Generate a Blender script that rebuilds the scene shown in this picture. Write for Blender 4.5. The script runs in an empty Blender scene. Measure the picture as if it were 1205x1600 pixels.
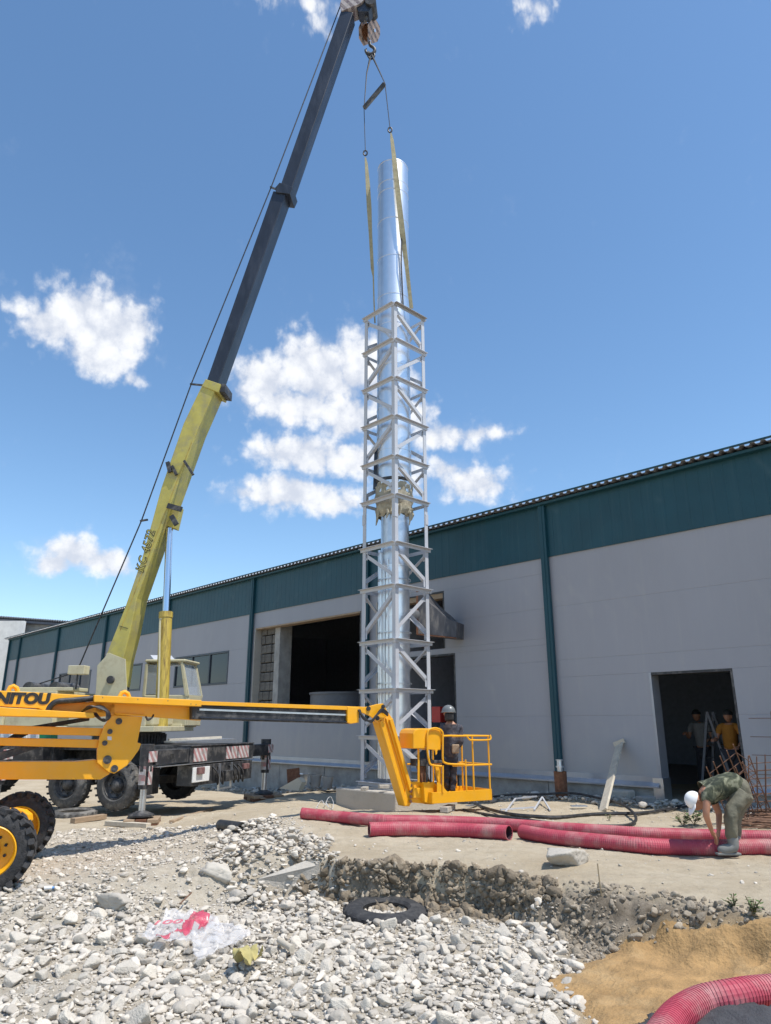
import bpy, bmesh, math, random, time
_t0 = time.time()
def tick(n): print("TICK", n, round(time.time()-_t0,1))
import numpy as np
from mathutils import Vector, Matrix, Euler
random.seed(7); RNG = np.random.default_rng(7)
sc = bpy.context.scene
col = sc.collection
R = math.radians
# ------------------------------------------------------------------ camera
F = 1100.0; PCX, PCY = 602.5, 800.0; TH = math.atan(331/1100.0); CT, ST = math.cos(TH), math.sin(TH); EYE = 1.5
cd = bpy.data.cameras.new('camera'); cam = bpy.data.objects.new('camera', cd); col.objects.link(cam)
cam.location = (0, 0, EYE); cam.rotation_euler = (math.pi/2 + TH, 0, 0)
cd.sensor_fit = 'VERTICAL'; cd.sensor_height = 36; cd.lens = 36*F/1600; cd.clip_start = .1; cd.clip_end = 3000
sc.camera = cam
# ------------------------------------------------------------------ light
SUN_EL = R(65); sx, sy = .87, -.49
SUN_DIR = Vector((sx*math.cos(SUN_EL), sy*math.cos(SUN_EL), math.sin(SUN_EL)))
sl = bpy.data.lights.new('sun', 'SUN'); sl.energy = 4.8; sl.angle = R(.53); sl.color = (1, .955, .88)
so = bpy.data.objects.new('sun', sl); col.objects.link(so); so.rotation_euler = SUN_DIR.to_track_quat('Z', 'Y').to_euler(); so.location = (10, -10, 40)
sc.view_settings.view_transform = 'Standard'; sc.view_settings.look = 'None'; sc.view_settings.gamma = 1
sc.view_settings.use_curve_mapping = False; sc.view_settings.exposure = 0.0
sc.render.engine = 'CYCLES'; sc.render.resolution_x = 771; sc.render.resolution_y = 1024

def ray(px, py):
    x = (px-PCX)/F; u = (PCY-py)/F
    return Vector((x, CT-ST*u, ST+CT*u))
def atY(px, py, Y):
    r = ray(px, py); return r*(Y/r.y) + Vector((0, 0, EYE))
def atZ(px, py, Z):
    r = ray(px, py); return r*((Z-EYE)/r.z) + Vector((0, 0, EYE))
def onplane(px, py, p, n):
    r = ray(px, py); e = Vector((0, 0, EYE)); p = Vector(p); n = Vector(n)
    return r*(((p-e).dot(n))/r.dot(n)) + e

# world: Nishita sky with cumulus clouds defined by direction
world = bpy.data.worlds.new('World'); sc.world = world; world.use_nodes = True
wt = world.node_tree; wt.nodes.clear()
def WN(t, **k):
    n = wt.nodes.new(t)
    for a, b in k.items(): setattr(n, a, b)
    return n
def wmath(op, a, b=None, c=None, clamp=False):
    n = WN('ShaderNodeMath', operation=op, use_clamp=clamp)
    for i, v in enumerate((a, b, c)):
        if v is None: continue
        if isinstance(v, (int, float)): n.inputs[i].default_value = v
        else: wt.links.new(v, n.inputs[i])
    return n.outputs[0]
wo = WN('ShaderNodeOutputWorld'); bg = WN('ShaderNodeBackground'); wt.links.new(bg.outputs[0], wo.inputs[0])
sky = WN('ShaderNodeTexSky'); sky.sky_type = 'NISHITA'; sky.sun_disc = False
sky.sun_elevation = SUN_EL; sky.sun_rotation = math.atan2(sx, sy); sky.altitude = 100; sky.air_density = 1.0; sky.dust_density = .3; sky.ozone_density = 2.2
SKY_STRENGTH = .15
bg.inputs['Strength'].default_value = SKY_STRENGTH
hsv = WN('ShaderNodeHueSaturation'); wt.links.new(sky.outputs[0], hsv.inputs['Color']); hsv.inputs['Saturation'].default_value = 1.10; hsv.inputs['Value'].default_value = 1.30; hsv.inputs['Hue'].default_value = .496
tc = WN('ShaderNodeTexCoord'); sep = WN('ShaderNodeSeparateXYZ'); wt.links.new(tc.outputs['Generated'], sep.inputs[0])
az = wmath('ARCTAN2', sep.outputs[0], sep.outputs[1]); el = wmath('ARCSINE', sep.outputs[2])
def azel(px, py):
    r = ray(px, py).normalized(); return math.atan2(r.x, r.y), math.asin(r.z)
comb = WN('ShaderNodeCombineXYZ'); wt.links.new(az, comb.inputs[0]); wt.links.new(el, comb.inputs[1])
def wnoise(scale, detail, rough, off=0, dist=0):
    m = WN('ShaderNodeVectorMath', operation='ADD'); wt.links.new(comb.outputs[0], m.inputs[0]); m.inputs[1].default_value = (off, off*.7, off*.3)
    n = WN('ShaderNodeTexNoise', noise_dimensions='2D'); wt.links.new(m.outputs[0], n.inputs['Vector'])
    n.inputs['Scale'].default_value = scale; n.inputs['Detail'].default_value = detail; n.inputs['Roughness'].default_value = rough; n.inputs['Distortion'].default_value = dist
    return n.outputs[0]
# (px, py, half width px, half height px, weight): lumps of the photograph's cumulus
BL = [(150,502,74,58,1.1),(88,505,60,38,1),(198,515,42,42,1),(160,555,56,34,1),(205,592,26,14,.7),(45,490,34,18,.7),
      (495,580,62,54,1.1),(415,600,55,48,1),(555,575,52,54,1),(600,600,45,46,.85),(470,635,90,30,1),(545,650,60,40,1),(470,710,82,32,1),(545,720,60,28,.9),
      (455,772,88,28,1.05),(520,787,50,20,.9),(385,770,34,16,.75),(690,680,70,24,.8),(750,678,50,17,.75),(640,650,50,30,.7),(740,755,56,34,.95),(700,735,36,26,.8),(640,740,55,40,.55),
      (112,868,56,28,1.0),(85,880,40,20,.95),(165,880,48,20,.95),
      (835,10,42,28,.62),(820,38,24,16,.5),(490,5,60,22,.62),(500,35,30,24,.5),(410,-20,60,25,.5)]
EXTRA = [(-1.9,.3,.16,.07,1),(-1.75,.34,.1,.06,1),(-1.2,.5,.12,.06,.9),(-1.1,.22,.14,.05,1),(1.0,.35,.13,.06,1),(1.8,.25,.16,.06,1),(2.4,.5,.16,.1,1),(-2.7,.45,.18,.08,1)]
wrp = wnoise(12, 4, .65, 3.1); wrp2 = wnoise(12, 4, .65, 8.7)
azw = wmath('MULTIPLY_ADD', wmath('SUBTRACT', wrp, .5), .034, az); elw = wmath('MULTIPLY_ADD', wmath('SUBTRACT', wrp2, .5), .030, el)
def field(delev):
    tot = None; e2 = wmath('ADD', elw, delev) if delev else elw
    def blob(a, e, ra, re, w):
        dx = wmath('MULTIPLY', wmath('SUBTRACT', azw, a), 1/ra); dy = wmath('MULTIPLY', wmath('SUBTRACT', e2, e), 1/re)
        d2 = wmath('ADD', wmath('MULTIPLY', dx, dx), wmath('MULTIPLY', dy, dy))
        return wmath('MULTIPLY', wmath('EXPONENT', wmath('MULTIPLY', d2, -.85)), w)
    for (px, py, hw, hh, w) in BL:
        a, e = azel(px, py); a2, _ = azel(px+hw, py); _, e3 = azel(px, py-hh)
        b = blob(a, e, abs(a2-a), abs(e3-e), w); tot = b if tot is None else wmath('MAXIMUM', tot, b)
    for t in EXTRA: tot = wmath('MAXIMUM', tot, blob(*t))
    return tot
fld = field(0)
def wvor(scale, off=0):
    m = WN('ShaderNodeCombineXYZ'); wt.links.new(wmath('ADD', azw, off), m.inputs[0]); wt.links.new(elw, m.inputs[1])
    n = WN('ShaderNodeTexVoronoi', feature='F1', voronoi_dimensions='2D'); wt.links.new(m.outputs[0], n.inputs['Vector']); n.inputs['Scale'].default_value = scale
    return n.outputs['Distance']
n1 = wnoise(16, 7, .64, 0, 0); n2 = wnoise(70, 5, .62, 5.0); v1 = wvor(30, 0); v2 = wvor(75, .5)
puff = wmath('ADD', wmath('MULTIPLY', wmath('SUBTRACT', .46, v1), .45), wmath('MULTIPLY', wmath('SUBTRACT', .46, v2), .18))
dens = wmath('ADD', wmath('ADD', fld, puff), wmath('ADD', wmath('MULTIPLY', wmath('SUBTRACT', n1, .5), .80), wmath('MULTIPLY', wmath('SUBTRACT', n2, .5), .26)))
ss = WN('ShaderNodeMapRange', interpolation_type='SMOOTHSTEP'); wt.links.new(dens, ss.inputs[0]); ss.inputs[1].default_value = .21; ss.inputs[2].default_value = .80
gate = wmath('MINIMUM', wmath('MULTIPLY', fld, 4), 1.0)
# thin wisps and veils round the lumps
wn_ = wnoise(11, 6, .7, 21.0, 0); wisp = WN('ShaderNodeMapRange', interpolation_type='SMOOTHSTEP'); wt.links.new(wmath('ADD', wmath('MULTIPLY', fld, .7), wn_), wisp.inputs[0]); wisp.inputs[1].default_value = .62; wisp.inputs[2].default_value = 1.15
alpha = wmath('MAXIMUM', wmath('MULTIPLY', ss.outputs[0], wmath('MULTIPLY', gate, .97)), wmath('MULTIPLY', wisp.outputs[0], .22))
# billows: crowns bright, undersides and hollows bluish grey
lit = wmath('ADD', wmath('ADD', .62, wmath('MULTIPLY', wmath('SUBTRACT', n1, .5), 1.5)), wmath('ADD', wmath('MULTIPLY', wmath('SUBTRACT', .40, v1), .75), wmath('MULTIPLY', wmath('SUBTRACT', n2, .5), .45)))
shr = WN('ShaderNodeMapRange', interpolation_type='SMOOTHSTEP'); wt.links.new(lit, shr.inputs[0]); shr.inputs[1].default_value = .22; shr.inputs[2].default_value = .98
ccol = WN('ShaderNodeMix', data_type='RGBA'); wt.links.new(shr.outputs[0], ccol.inputs[0])
ccol.inputs[6].default_value = (4.6, 4.95, 5.7, 1); ccol.inputs[7].default_value = (6.9, 7.0, 7.2, 1)
mix = WN('ShaderNodeMix', data_type='RGBA'); wt.links.new(alpha, mix.inputs[0]); wt.links.new(hsv.outputs[0], mix.inputs[6]); wt.links.new(ccol.outputs[2], mix.inputs[7])
wt.links.new(mix.outputs[2], bg.inputs[0])

# ------------------------------------------------------------------ materials
def mat(name, c, rough=.6, metal=0, var=.12, vscale=6, bump=.0, bscale=40, dirt=None, dscale=3, damt=.5, tint=None, coat=0, stretch=(1,1,1), spec=.5):
    m = bpy.data.materials.new(name); m.use_nodes = True; t = m.node_tree; n = t.nodes; l = t.links
    b = n['Principled BSDF']; b.inputs['Roughness'].default_value = rough; b.inputs['Metallic'].default_value = metal; b.inputs['Coat Weight'].default_value = coat
    b.inputs['Specular IOR Level'].default_value = spec
    tc = n.new('ShaderNodeTexCoord'); mp = n.new('ShaderNodeMapping'); l.new(tc.outputs['Object'], mp.inputs[0]); mp.inputs['Scale'].default_value = stretch
    nz = n.new('ShaderNodeTexNoise'); l.new(mp.outputs[0], nz.inputs['Vector']); nz.inputs['Scale'].default_value = vscale; nz.inputs['Detail'].default_value = 6; nz.inputs['Roughness'].default_value = .6
    mr = n.new('ShaderNodeMapRange'); l.new(nz.outputs[0], mr.inputs[0]); mr.inputs[1].default_value = .3; mr.inputs[2].default_value = .7; mr.inputs[3].default_value = 1-var; mr.inputs[4].default_value = 1+var
    mx = n.new('ShaderNodeMix'); mx.data_type = 'RGBA'; mx.blend_type = 'MULTIPLY'; mx.inputs[0].default_value = 1
    mx.inputs[6].default_value = (*c, 1)
    if tint == 'object':
        oi = n.new('ShaderNodeObjectInfo'); m2 = n.new('ShaderNodeMapRange'); l.new(oi.outputs['Random'], m2.inputs[0]); m2.inputs[3].default_value = .82; m2.inputs[4].default_value = 1.06
        m3 = n.new('ShaderNodeMath'); m3.operation = 'MULTIPLY'; l.new(mr.outputs[0], m3.inputs[0]); l.new(m2.outputs[0], m3.inputs[1]); l.new(m3.outputs[0], mx.inputs[7])
    elif tint == 'attr':
        at = n.new('ShaderNodeAttribute'); at.attribute_name = 'tint'
        m3 = n.new('ShaderNodeMath'); m3.operation = 'MULTIPLY'; l.new(mr.outputs[0], m3.inputs[0]); l.new(at.outputs['Fac'], m3.inputs[1]); l.new(m3.outputs[0], mx.inputs[7])
    else: l.new(mr.outputs[0], mx.inputs[7])
    out = mx.outputs[2]
    if dirt:
        dn = n.new('ShaderNodeTexNoise'); l.new(mp.outputs[0], dn.inputs['Vector']); dn.inputs['Scale'].default_value = dscale; dn.inputs['Detail'].default_value = 9; dn.inputs['Roughness'].default_value = .7
        dr = n.new('ShaderNodeMapRange'); l.new(dn.outputs[0], dr.inputs[0]); dr.inputs[1].default_value = .48; dr.inputs[2].default_value = .72; dr.inputs[3].default_value = 0; dr.inputs[4].default_value = damt
        dm = n.new('ShaderNodeMix'); dm.data_type = 'RGBA'; l.new(dr.outputs[0], dm.inputs[0]); l.new(out, dm.inputs[6]); dm.inputs[7].default_value = (*dirt, 1); out = dm.outputs[2]
    l.new(out, b.inputs['Base Color'])
    if bump:
        bn = n.new('ShaderNodeTexNoise'); l.new(tc.outputs['Object'], bn.inputs['Vector']); bn.inputs['Scale'].default_value = bscale; bn.inputs['Detail'].default_value = 8
        bp = n.new('ShaderNodeBump'); bp.inputs['Strength'].default_value = bump; bp.inputs['Distance'].default_value = .02; l.new(bn.outputs[0], bp.inputs['Height']); l.new(bp.outputs[0], b.inputs['Normal'])
    return m
M = {}
M['panel'] = mat('panel_grey', (.325,.325,.35), .62, 0, .05, .7, dirt=(.34,.335,.345), dscale=.55, damt=.2, stretch=(1,1,.35))
M['teal'] = mat('teal_sheet', (.004,.053,.074), .5, 0, .12, 1.2, dirt=(.012,.07,.09), dscale=.8, damt=.3)
M['flash'] = mat('flashing_zinc', (.36,.37,.40), .4, .5, .1, 3)
M['conc'] = mat('concrete', (.36,.345,.32), .9, 0, .2, 3, bump=.5, bscale=30, dirt=(.17,.16,.15), dscale=2, damt=.6)
M['concL'] = mat('pale_concrete', (.46,.42,.36), .9, 0, .15, 3, bump=.6, bscale=25, dirt=(.25,.22,.19), dscale=3, damt=.5)
M['cream'] = mat('cream_block', (.62,.56,.44), .85, 0, .1, 5, bump=.4, bscale=25, dirt=(.4,.35,.27), dscale=5, damt=.5)
M['brickstone'] = mat('shell_rock', (.17,.155,.135), .95, 0, .35, 6, bump=.9, bscale=22, tint='object')
M['inside'] = mat('inside_wall', (.40,.42,.48), .9)
M['insidefloor'] = mat('inside_floor', (.33,.32,.32), .9)
M['dark'] = mat('black_paint', (.03,.031,.034), .55, 0, .3, 8, dirt=(.25,.23,.21), dscale=5, damt=.65)
M['darkblue'] = mat('boom_black', (.017,.023,.038), .42, 0, .25, 4, dirt=(.075,.085,.11), dscale=3, damt=.45, stretch=(1,1,.3))
M['black'] = mat('black_rubber', (.02,.02,.02), .7, 0, .3, 20, dirt=(.12,.11,.10), dscale=9, damt=.4)
M['tyre'] = mat('dusty_tyre', (.085,.082,.078), .9, 0, .25, 12, bump=.4, bscale=60, dirt=(.30,.28,.25), dscale=4, damt=.9)
M['tyredark'] = mat('dark_tyre', (.032,.032,.034), .85, 0, .25, 12, bump=.4, bscale=60, dirt=(.13,.12,.11), dscale=6, damt=.5)
M['ylift'] = mat('lift_yellow', (.88,.41,.006), .42, 0, .08, 2.5, dirt=(.52,.33,.11), dscale=5, damt=.30, coat=.15)
M['ycrane'] = mat('crane_yellow', (.47,.41,.10), .55, 0, .15, 3, dirt=(.30,.27,.17), dscale=2.6, damt=.9)
M['ycyl'] = mat('cylinder_yellow', (.50,.37,.07), .45, 0, .12, 4, dirt=(.10,.055,.025), dscale=3.5, damt=1.0, stretch=(6,6,.5))
M['ccab'] = mat('crane_cream', (.53,.49,.33), .5, 0, .1, 3, dirt=(.20,.13,.07), dscale=3, damt=.55)
M['steel'] = mat('stainless', (.80,.81,.82), .36, 1, .05, 3, bump=.02, bscale=3)
M['steel2'] = mat('galvanised', (.60,.62,.65), .35, .9, .1, 8)
M['chrome'] = mat('chrome_rod', (.75,.77,.8), .12, 1, .02, 3)
M['prim'] = mat('grey_primer', (.50,.51,.54), .5, 0, .06, 5, dirt=(.42,.41,.40), dscale=5, damt=.3)
M['rail'] = mat('beam_rusty', (.35,.33,.31), .6, .1, .15, 8, dirt=(.28,.20,.13), dscale=5, damt=.7)
M['sheet'] = mat('smoked_sheet', (.10,.10,.11), .55, .4, .4, 3, dirt=(.36,.31,.25), dscale=3.0, damt=.75, stretch=(1.5,1.5,.5))
M['rust'] = mat('rusted_steel', (.17,.075,.04), .85, .1, .3, 15, bump=.5, dirt=(.28,.15,.09), dscale=8, damt=.5)
M['rebar'] = mat('rebar_rust', (.20,.11,.07), .8, .2, .3, 20)
M['wood'] = mat('raw_timber', (.36,.26,.17), .85, 0, .25, 6, bump=.3, bscale=30, dirt=(.18,.13,.09), dscale=5, damt=.5, stretch=(1,1,6))
M['woodp'] = mat('pale_timber', (.55,.49,.39), .85, 0, .15, 6, bump=.3, dirt=(.33,.28,.22), dscale=4, damt=.5)
M['pipe'] = mat('red_pipe', (.41,.055,.085), .6, 0, .12, 3, dirt=(.46,.29,.26), dscale=2.2, damt=.85)
M['pipein'] = mat('pipe_inside', (.05,.02,.03), .8)
M['cable'] = mat('cable_black', (.018,.018,.02), .5, 0, .2, 9, dirt=(.2,.18,.16), dscale=9, damt=.35)
M['cablew'] = mat('cable_white', (.6,.6,.6), .5)
M['strap'] = mat('sling_yellow', (.33,.295,.18), .85, 0, .2, 9, bump=.3, bscale=120, dirt=(.2,.17,.11), dscale=5, damt=.6)
M['tarp'] = mat('canvas', (.40,.36,.27), .9, 0, .3, 7, bump=.9, bscale=12, dirt=(.22,.18,.12), dscale=6, damt=.5)
M['limewash'] = mat('lime_wash', (.70,.69,.66), .9, 0, .1, 2, bump=.3, dirt=(.4,.39,.36), dscale=1.2, damt=.4)
M['slate'] = mat('slate_roof', (.12,.125,.14), .85, 0, .2, 4)
M['white'] = mat('white_paint', (.75,.75,.74), .5, 0, .08, 5, dirt=(.35,.32,.3), dscale=6, damt=.4)
M['red'] = mat('red_paint', (.55,.045,.035), .5, 0, .1, 5)
M['redw'] = mat('faded_red', (.20,.10,.095), .6, 0, .3, 9, dirt=(.26,.2,.18), dscale=7, damt=.5)
M['green'] = mat('green_paint', (.01,.28,.13), .5)
M['camo'] = None
M['trouser'] = mat('olive_trousers', (.155,.145,.105), .95, 0, .2, 9, bump=.9, bscale=14)
M['skin'] = mat('skin', (.42,.20,.12), .55, 0, .1, 9)
M['boot'] = mat('grey_boot', (.19,.19,.18), .8, 0, .15, 9)
M['whitec'] = mat('white_cotton', (.8,.8,.8), .85, 0, .04, 9)
M['navy'] = mat('dark_workwear', (.055,.055,.07), .85, 0, .25, 10, bump=1.0, bscale=16, dirt=(.22,.19,.19), dscale=7, damt=.55)
M['navyd'] = mat('dark_trousers', (.03,.032,.042), .85, 0, .25, 10, bump=1.0, bscale=16, dirt=(.12,.11,.11), dscale=7, damt=.45)
M['helmet'] = mat('grey_helmet', (.16,.17,.17), .3, 0, .1, 8)
M['orange'] = mat('orange_shirt', (.36,.15,.02), .9, 0, .1, 8)
M['rag'] = mat('yellow_rag', (.42,.36,.15), .9, 0, .15, 14, bump=.5, bscale=18)
M['weed'] = mat('weed_leaf', (.08,.13,.035), .7, 0, .3, 20)
M['stem'] = mat('dry_stem', (.22,.17,.10), .9)
M['textile'] = mat('geotextile', (.055,.055,.06), .9, 0, .2, 20, bump=.6, bscale=60)
M['label'] = mat('sticker', (.7,.7,.72), .5)
M['blue'] = mat('blue_plastic', (.12,.3,.6), .4)
M['dullalu'] = mat('dull_aluminium', (.16,.16,.17), .6, .3, .1, 8)
M['greyshirt'] = mat('grey_shirt', (.24,.235,.23), .9, 0, .2, 8)
M['limo'] = mat('limestone_single', (.61,.555,.47), .92, 0, .10, 3, bump=.5, bscale=7, dirt=(.50,.45,.38), dscale=1.6, damt=.45, tint='object')
M['lims'] = mat('limestone_rubble', (.61,.55,.465), .92, 0, .12, 9, bump=.6, bscale=30, dirt=(.46,.42,.36), dscale=5, damt=.5, tint='attr')
M['clod'] = mat('earth_clods', (.34,.285,.215), .95, 0, .25, 14, bump=.8, bscale=40, tint='attr')
def glass(name, c, rough=.04, metal=.0):
    m = mat(name, c, rough, metal, .03, 2); m.node_tree.nodes['Principled BSDF'].inputs['Specular IOR Level'].default_value = .35; return m
for k_ in ('panel','teal','conc','limewash'):          # built-in-place surfaces: pattern runs on from piece to piece
    t_ = M[k_].node_tree; ge = t_.nodes.new('ShaderNodeNewGeometry')
    for lk in list(t_.links):
        if lk.from_node.type == 'TEX_COORD': ts = lk.to_socket; t_.links.remove(lk); t_.links.new(ge.outputs['Position'], ts)
def weather(m, dust, zlo, zhi, amt):
    "rain streaks, wiped smears and a splash band of dried mud near the ground"
    t = m.node_tree; n = t.nodes; l = t.links; b = n['Principled BSDF']; src = b.inputs['Base Color'].links[0].from_socket; ge = n.new('ShaderNodeNewGeometry')
    def mth(op, a, c=None, cl=False):
        q = n.new('ShaderNodeMath'); q.operation = op; q.use_clamp = cl
        for i, v in enumerate((a, c)):
            if v is None: continue
            if isinstance(v, (int, float)): q.inputs[i].default_value = v
            else: l.new(v, q.inputs[i])
        return q.outputs[0]
    def noi(sc3, s, d=6):
        mp = n.new('ShaderNodeMapping'); mp.inputs['Scale'].default_value = sc3; l.new(ge.outputs['Position'], mp.inputs[0]); q = n.new('ShaderNodeTexNoise'); q.inputs['Scale'].default_value = s; q.inputs['Detail'].default_value = d; q.inputs['Roughness'].default_value = .65; l.new(mp.outputs[0], q.inputs['Vector']); return q.outputs[0]
    sp = n.new('ShaderNodeSeparateXYZ'); l.new(ge.outputs['Position'], sp.inputs[0])
    zz = n.new('ShaderNodeMapRange'); l.new(mth('ADD', sp.outputs[2], mth('MULTIPLY', mth('SUBTRACT', noi((1,1,1), 2.2), .5), 1.1)), zz.inputs[0]); zz.inputs[1].default_value = zhi; zz.inputs[2].default_value = zlo; zz.inputs[3].default_value = 0; zz.inputs[4].default_value = amt
    st = mth('MULTIPLY', mth('SUBTRACT', noi((3.2,3.2,.10), 2.6, 8), .52, ), 1.6, True)
    wv = n.new('ShaderNodeTexWave'); wv.wave_type = 'RINGS'; wv.rings_direction = 'SPHERICAL'; wv.inputs['Scale'].default_value = .9; wv.inputs['Distortion'].default_value = 3; wv.inputs['Detail'].default_value = 3; mp = n.new('ShaderNodeMapping'); mp.inputs['Location'].default_value = (2.5,-17,-.2); l.new(ge.outputs['Position'], mp.inputs[0]); l.new(mp.outputs[0], wv.inputs['Vector'])
    patch = mth('MULTIPLY', mth('SUBTRACT', noi((1,1,1), .55, 3), .56), 5, True)
    arc = mth('MULTIPLY', mth('MULTIPLY', mth('POWER', wv.outputs['Fac'], 3.0), patch), .35)
    f = mth('ADD', mth('ADD', zz.outputs[0], mth('MULTIPLY', st, .35)), arc, True)
    mx = n.new('ShaderNodeMix'); mx.data_type = 'RGBA'; l.new(f, mx.inputs[0]); l.new(src, mx.inputs[6]); mx.inputs[7].default_value = (*dust, 1); l.new(mx.outputs[2], b.inputs['Base Color'])
weather(M['panel'], (.47,.44,.40), .35, 1.5, .55); weather(M['teal'], (.10,.16,.17), -5, -4, .0)
M['glass'] = glass('window_glass', (.035,.04,.05))
m = bpy.data.materials.new('clear_glass'); m.use_nodes = True; t = m.node_tree; b = t.nodes['Principled BSDF']; b.inputs['Roughness'].default_value = .03; b.inputs['Base Color'].default_value = (.5,.55,.6,1); b.inputs['Alpha'].default_value = .35; M['cglass'] = m
m = bpy.data.materials.new('clear_film'); m.use_nodes = True; t = m.node_tree; b = t.nodes['Principled BSDF']; b.inputs['Roughness'].default_value = .25; b.inputs['Base Color'].default_value = (.85,.83,.83,1); b.inputs['Alpha'].default_value = .24; M['film'] = m
m = M['film'].copy(); m.name = 'printed_film'; m.node_tree.nodes['Principled BSDF'].inputs['Base Color'].default_value = (.72,.10,.17,1); m.node_tree.nodes['Principled BSDF'].inputs['Alpha'].default_value = .5; M['filmred'] = m
def cammo():
    m = mat('camouflage', (.2,.2,.2), .95, 0, .1, 10, bump=.8, bscale=14); t = m.node_tree; n = t.nodes; l = t.links
    v = n.new('ShaderNodeTexNoise'); v.inputs['Scale'].default_value = 9; v.inputs['Detail'].default_value = 3; v.inputs['Distortion'].default_value = 1.2
    tc = n.new('ShaderNodeTexCoord'); l.new(tc.outputs['Object'], v.inputs['Vector'])
    cr = n.new('ShaderNodeValToRGB'); cr.color_ramp.interpolation = 'LINEAR'; e = cr.color_ramp.elements
    e[0].position = .38; e[0].color = (.03,.037,.024,1); e[1].position = .47; e[1].color = (.065,.072,.045,1)
    x = e.new(.55); x.color = (.10,.105,.065,1); x = e.new(.62); x.color = (.22,.22,.15,1)
    l.new(v.outputs[0], cr.inputs[0]); l.new(cr.outputs[0], n['Principled BSDF'].inputs['Base Color']); return m
M['camo'] = cammo()
def stripes(name, ax, ca, cb, freq, dirtc=(.3,.27,.25)):
    m = mat(name, ca, .6, 0, .12, 9); t = m.node_tree; n = t.nodes; l = t.links
    tc = n.new('ShaderNodeTexCoord'); d = n.new('ShaderNodeVectorMath'); d.operation = 'DOT_PRODUCT'; l.new(tc.outputs['Object'], d.inputs[0]); d.inputs[1].default_value = tuple(Vector(ax)*freq)
    fr = n.new('ShaderNodeMath'); fr.operation = 'FRACT'; l.new(d.outputs['Value'], fr.inputs[0])
    gt = n.new('ShaderNodeMath'); gt.operation = 'GREATER_THAN'; gt.inputs[1].default_value = .5; l.new(fr.outputs[0], gt.inputs[0])
    nz = n.new('ShaderNodeTexNoise'); nz.inputs['Scale'].default_value = 14; nz.inputs['Detail'].default_value = 6; l.new(tc.outputs['Object'], nz.inputs['Vector'])
    a = n.new('ShaderNodeMix'); a.data_type = 'RGBA'; l.new(gt.outputs[0], a.inputs[0]); a.inputs[6].default_value = (*ca, 1); a.inputs[7].default_value = (*cb, 1)
    r = n.new('ShaderNodeMapRange'); l.new(nz.outputs[0], r.inputs[0]); r.inputs[1].default_value = .38; r.inputs[2].default_value = .66; r.inputs[4].default_value = .85
    b2 = n.new('ShaderNodeMix'); b2.data_type = 'RGBA'; l.new(r.outputs[0], b2.inputs[0]); l.new(a.outputs[2], b2.inputs[6]); b2.inputs[7].default_value = (*dirtc, 1)
    l.new(b2.outputs[2], n['Principled BSDF'].inputs['Base Color']); return m

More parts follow.
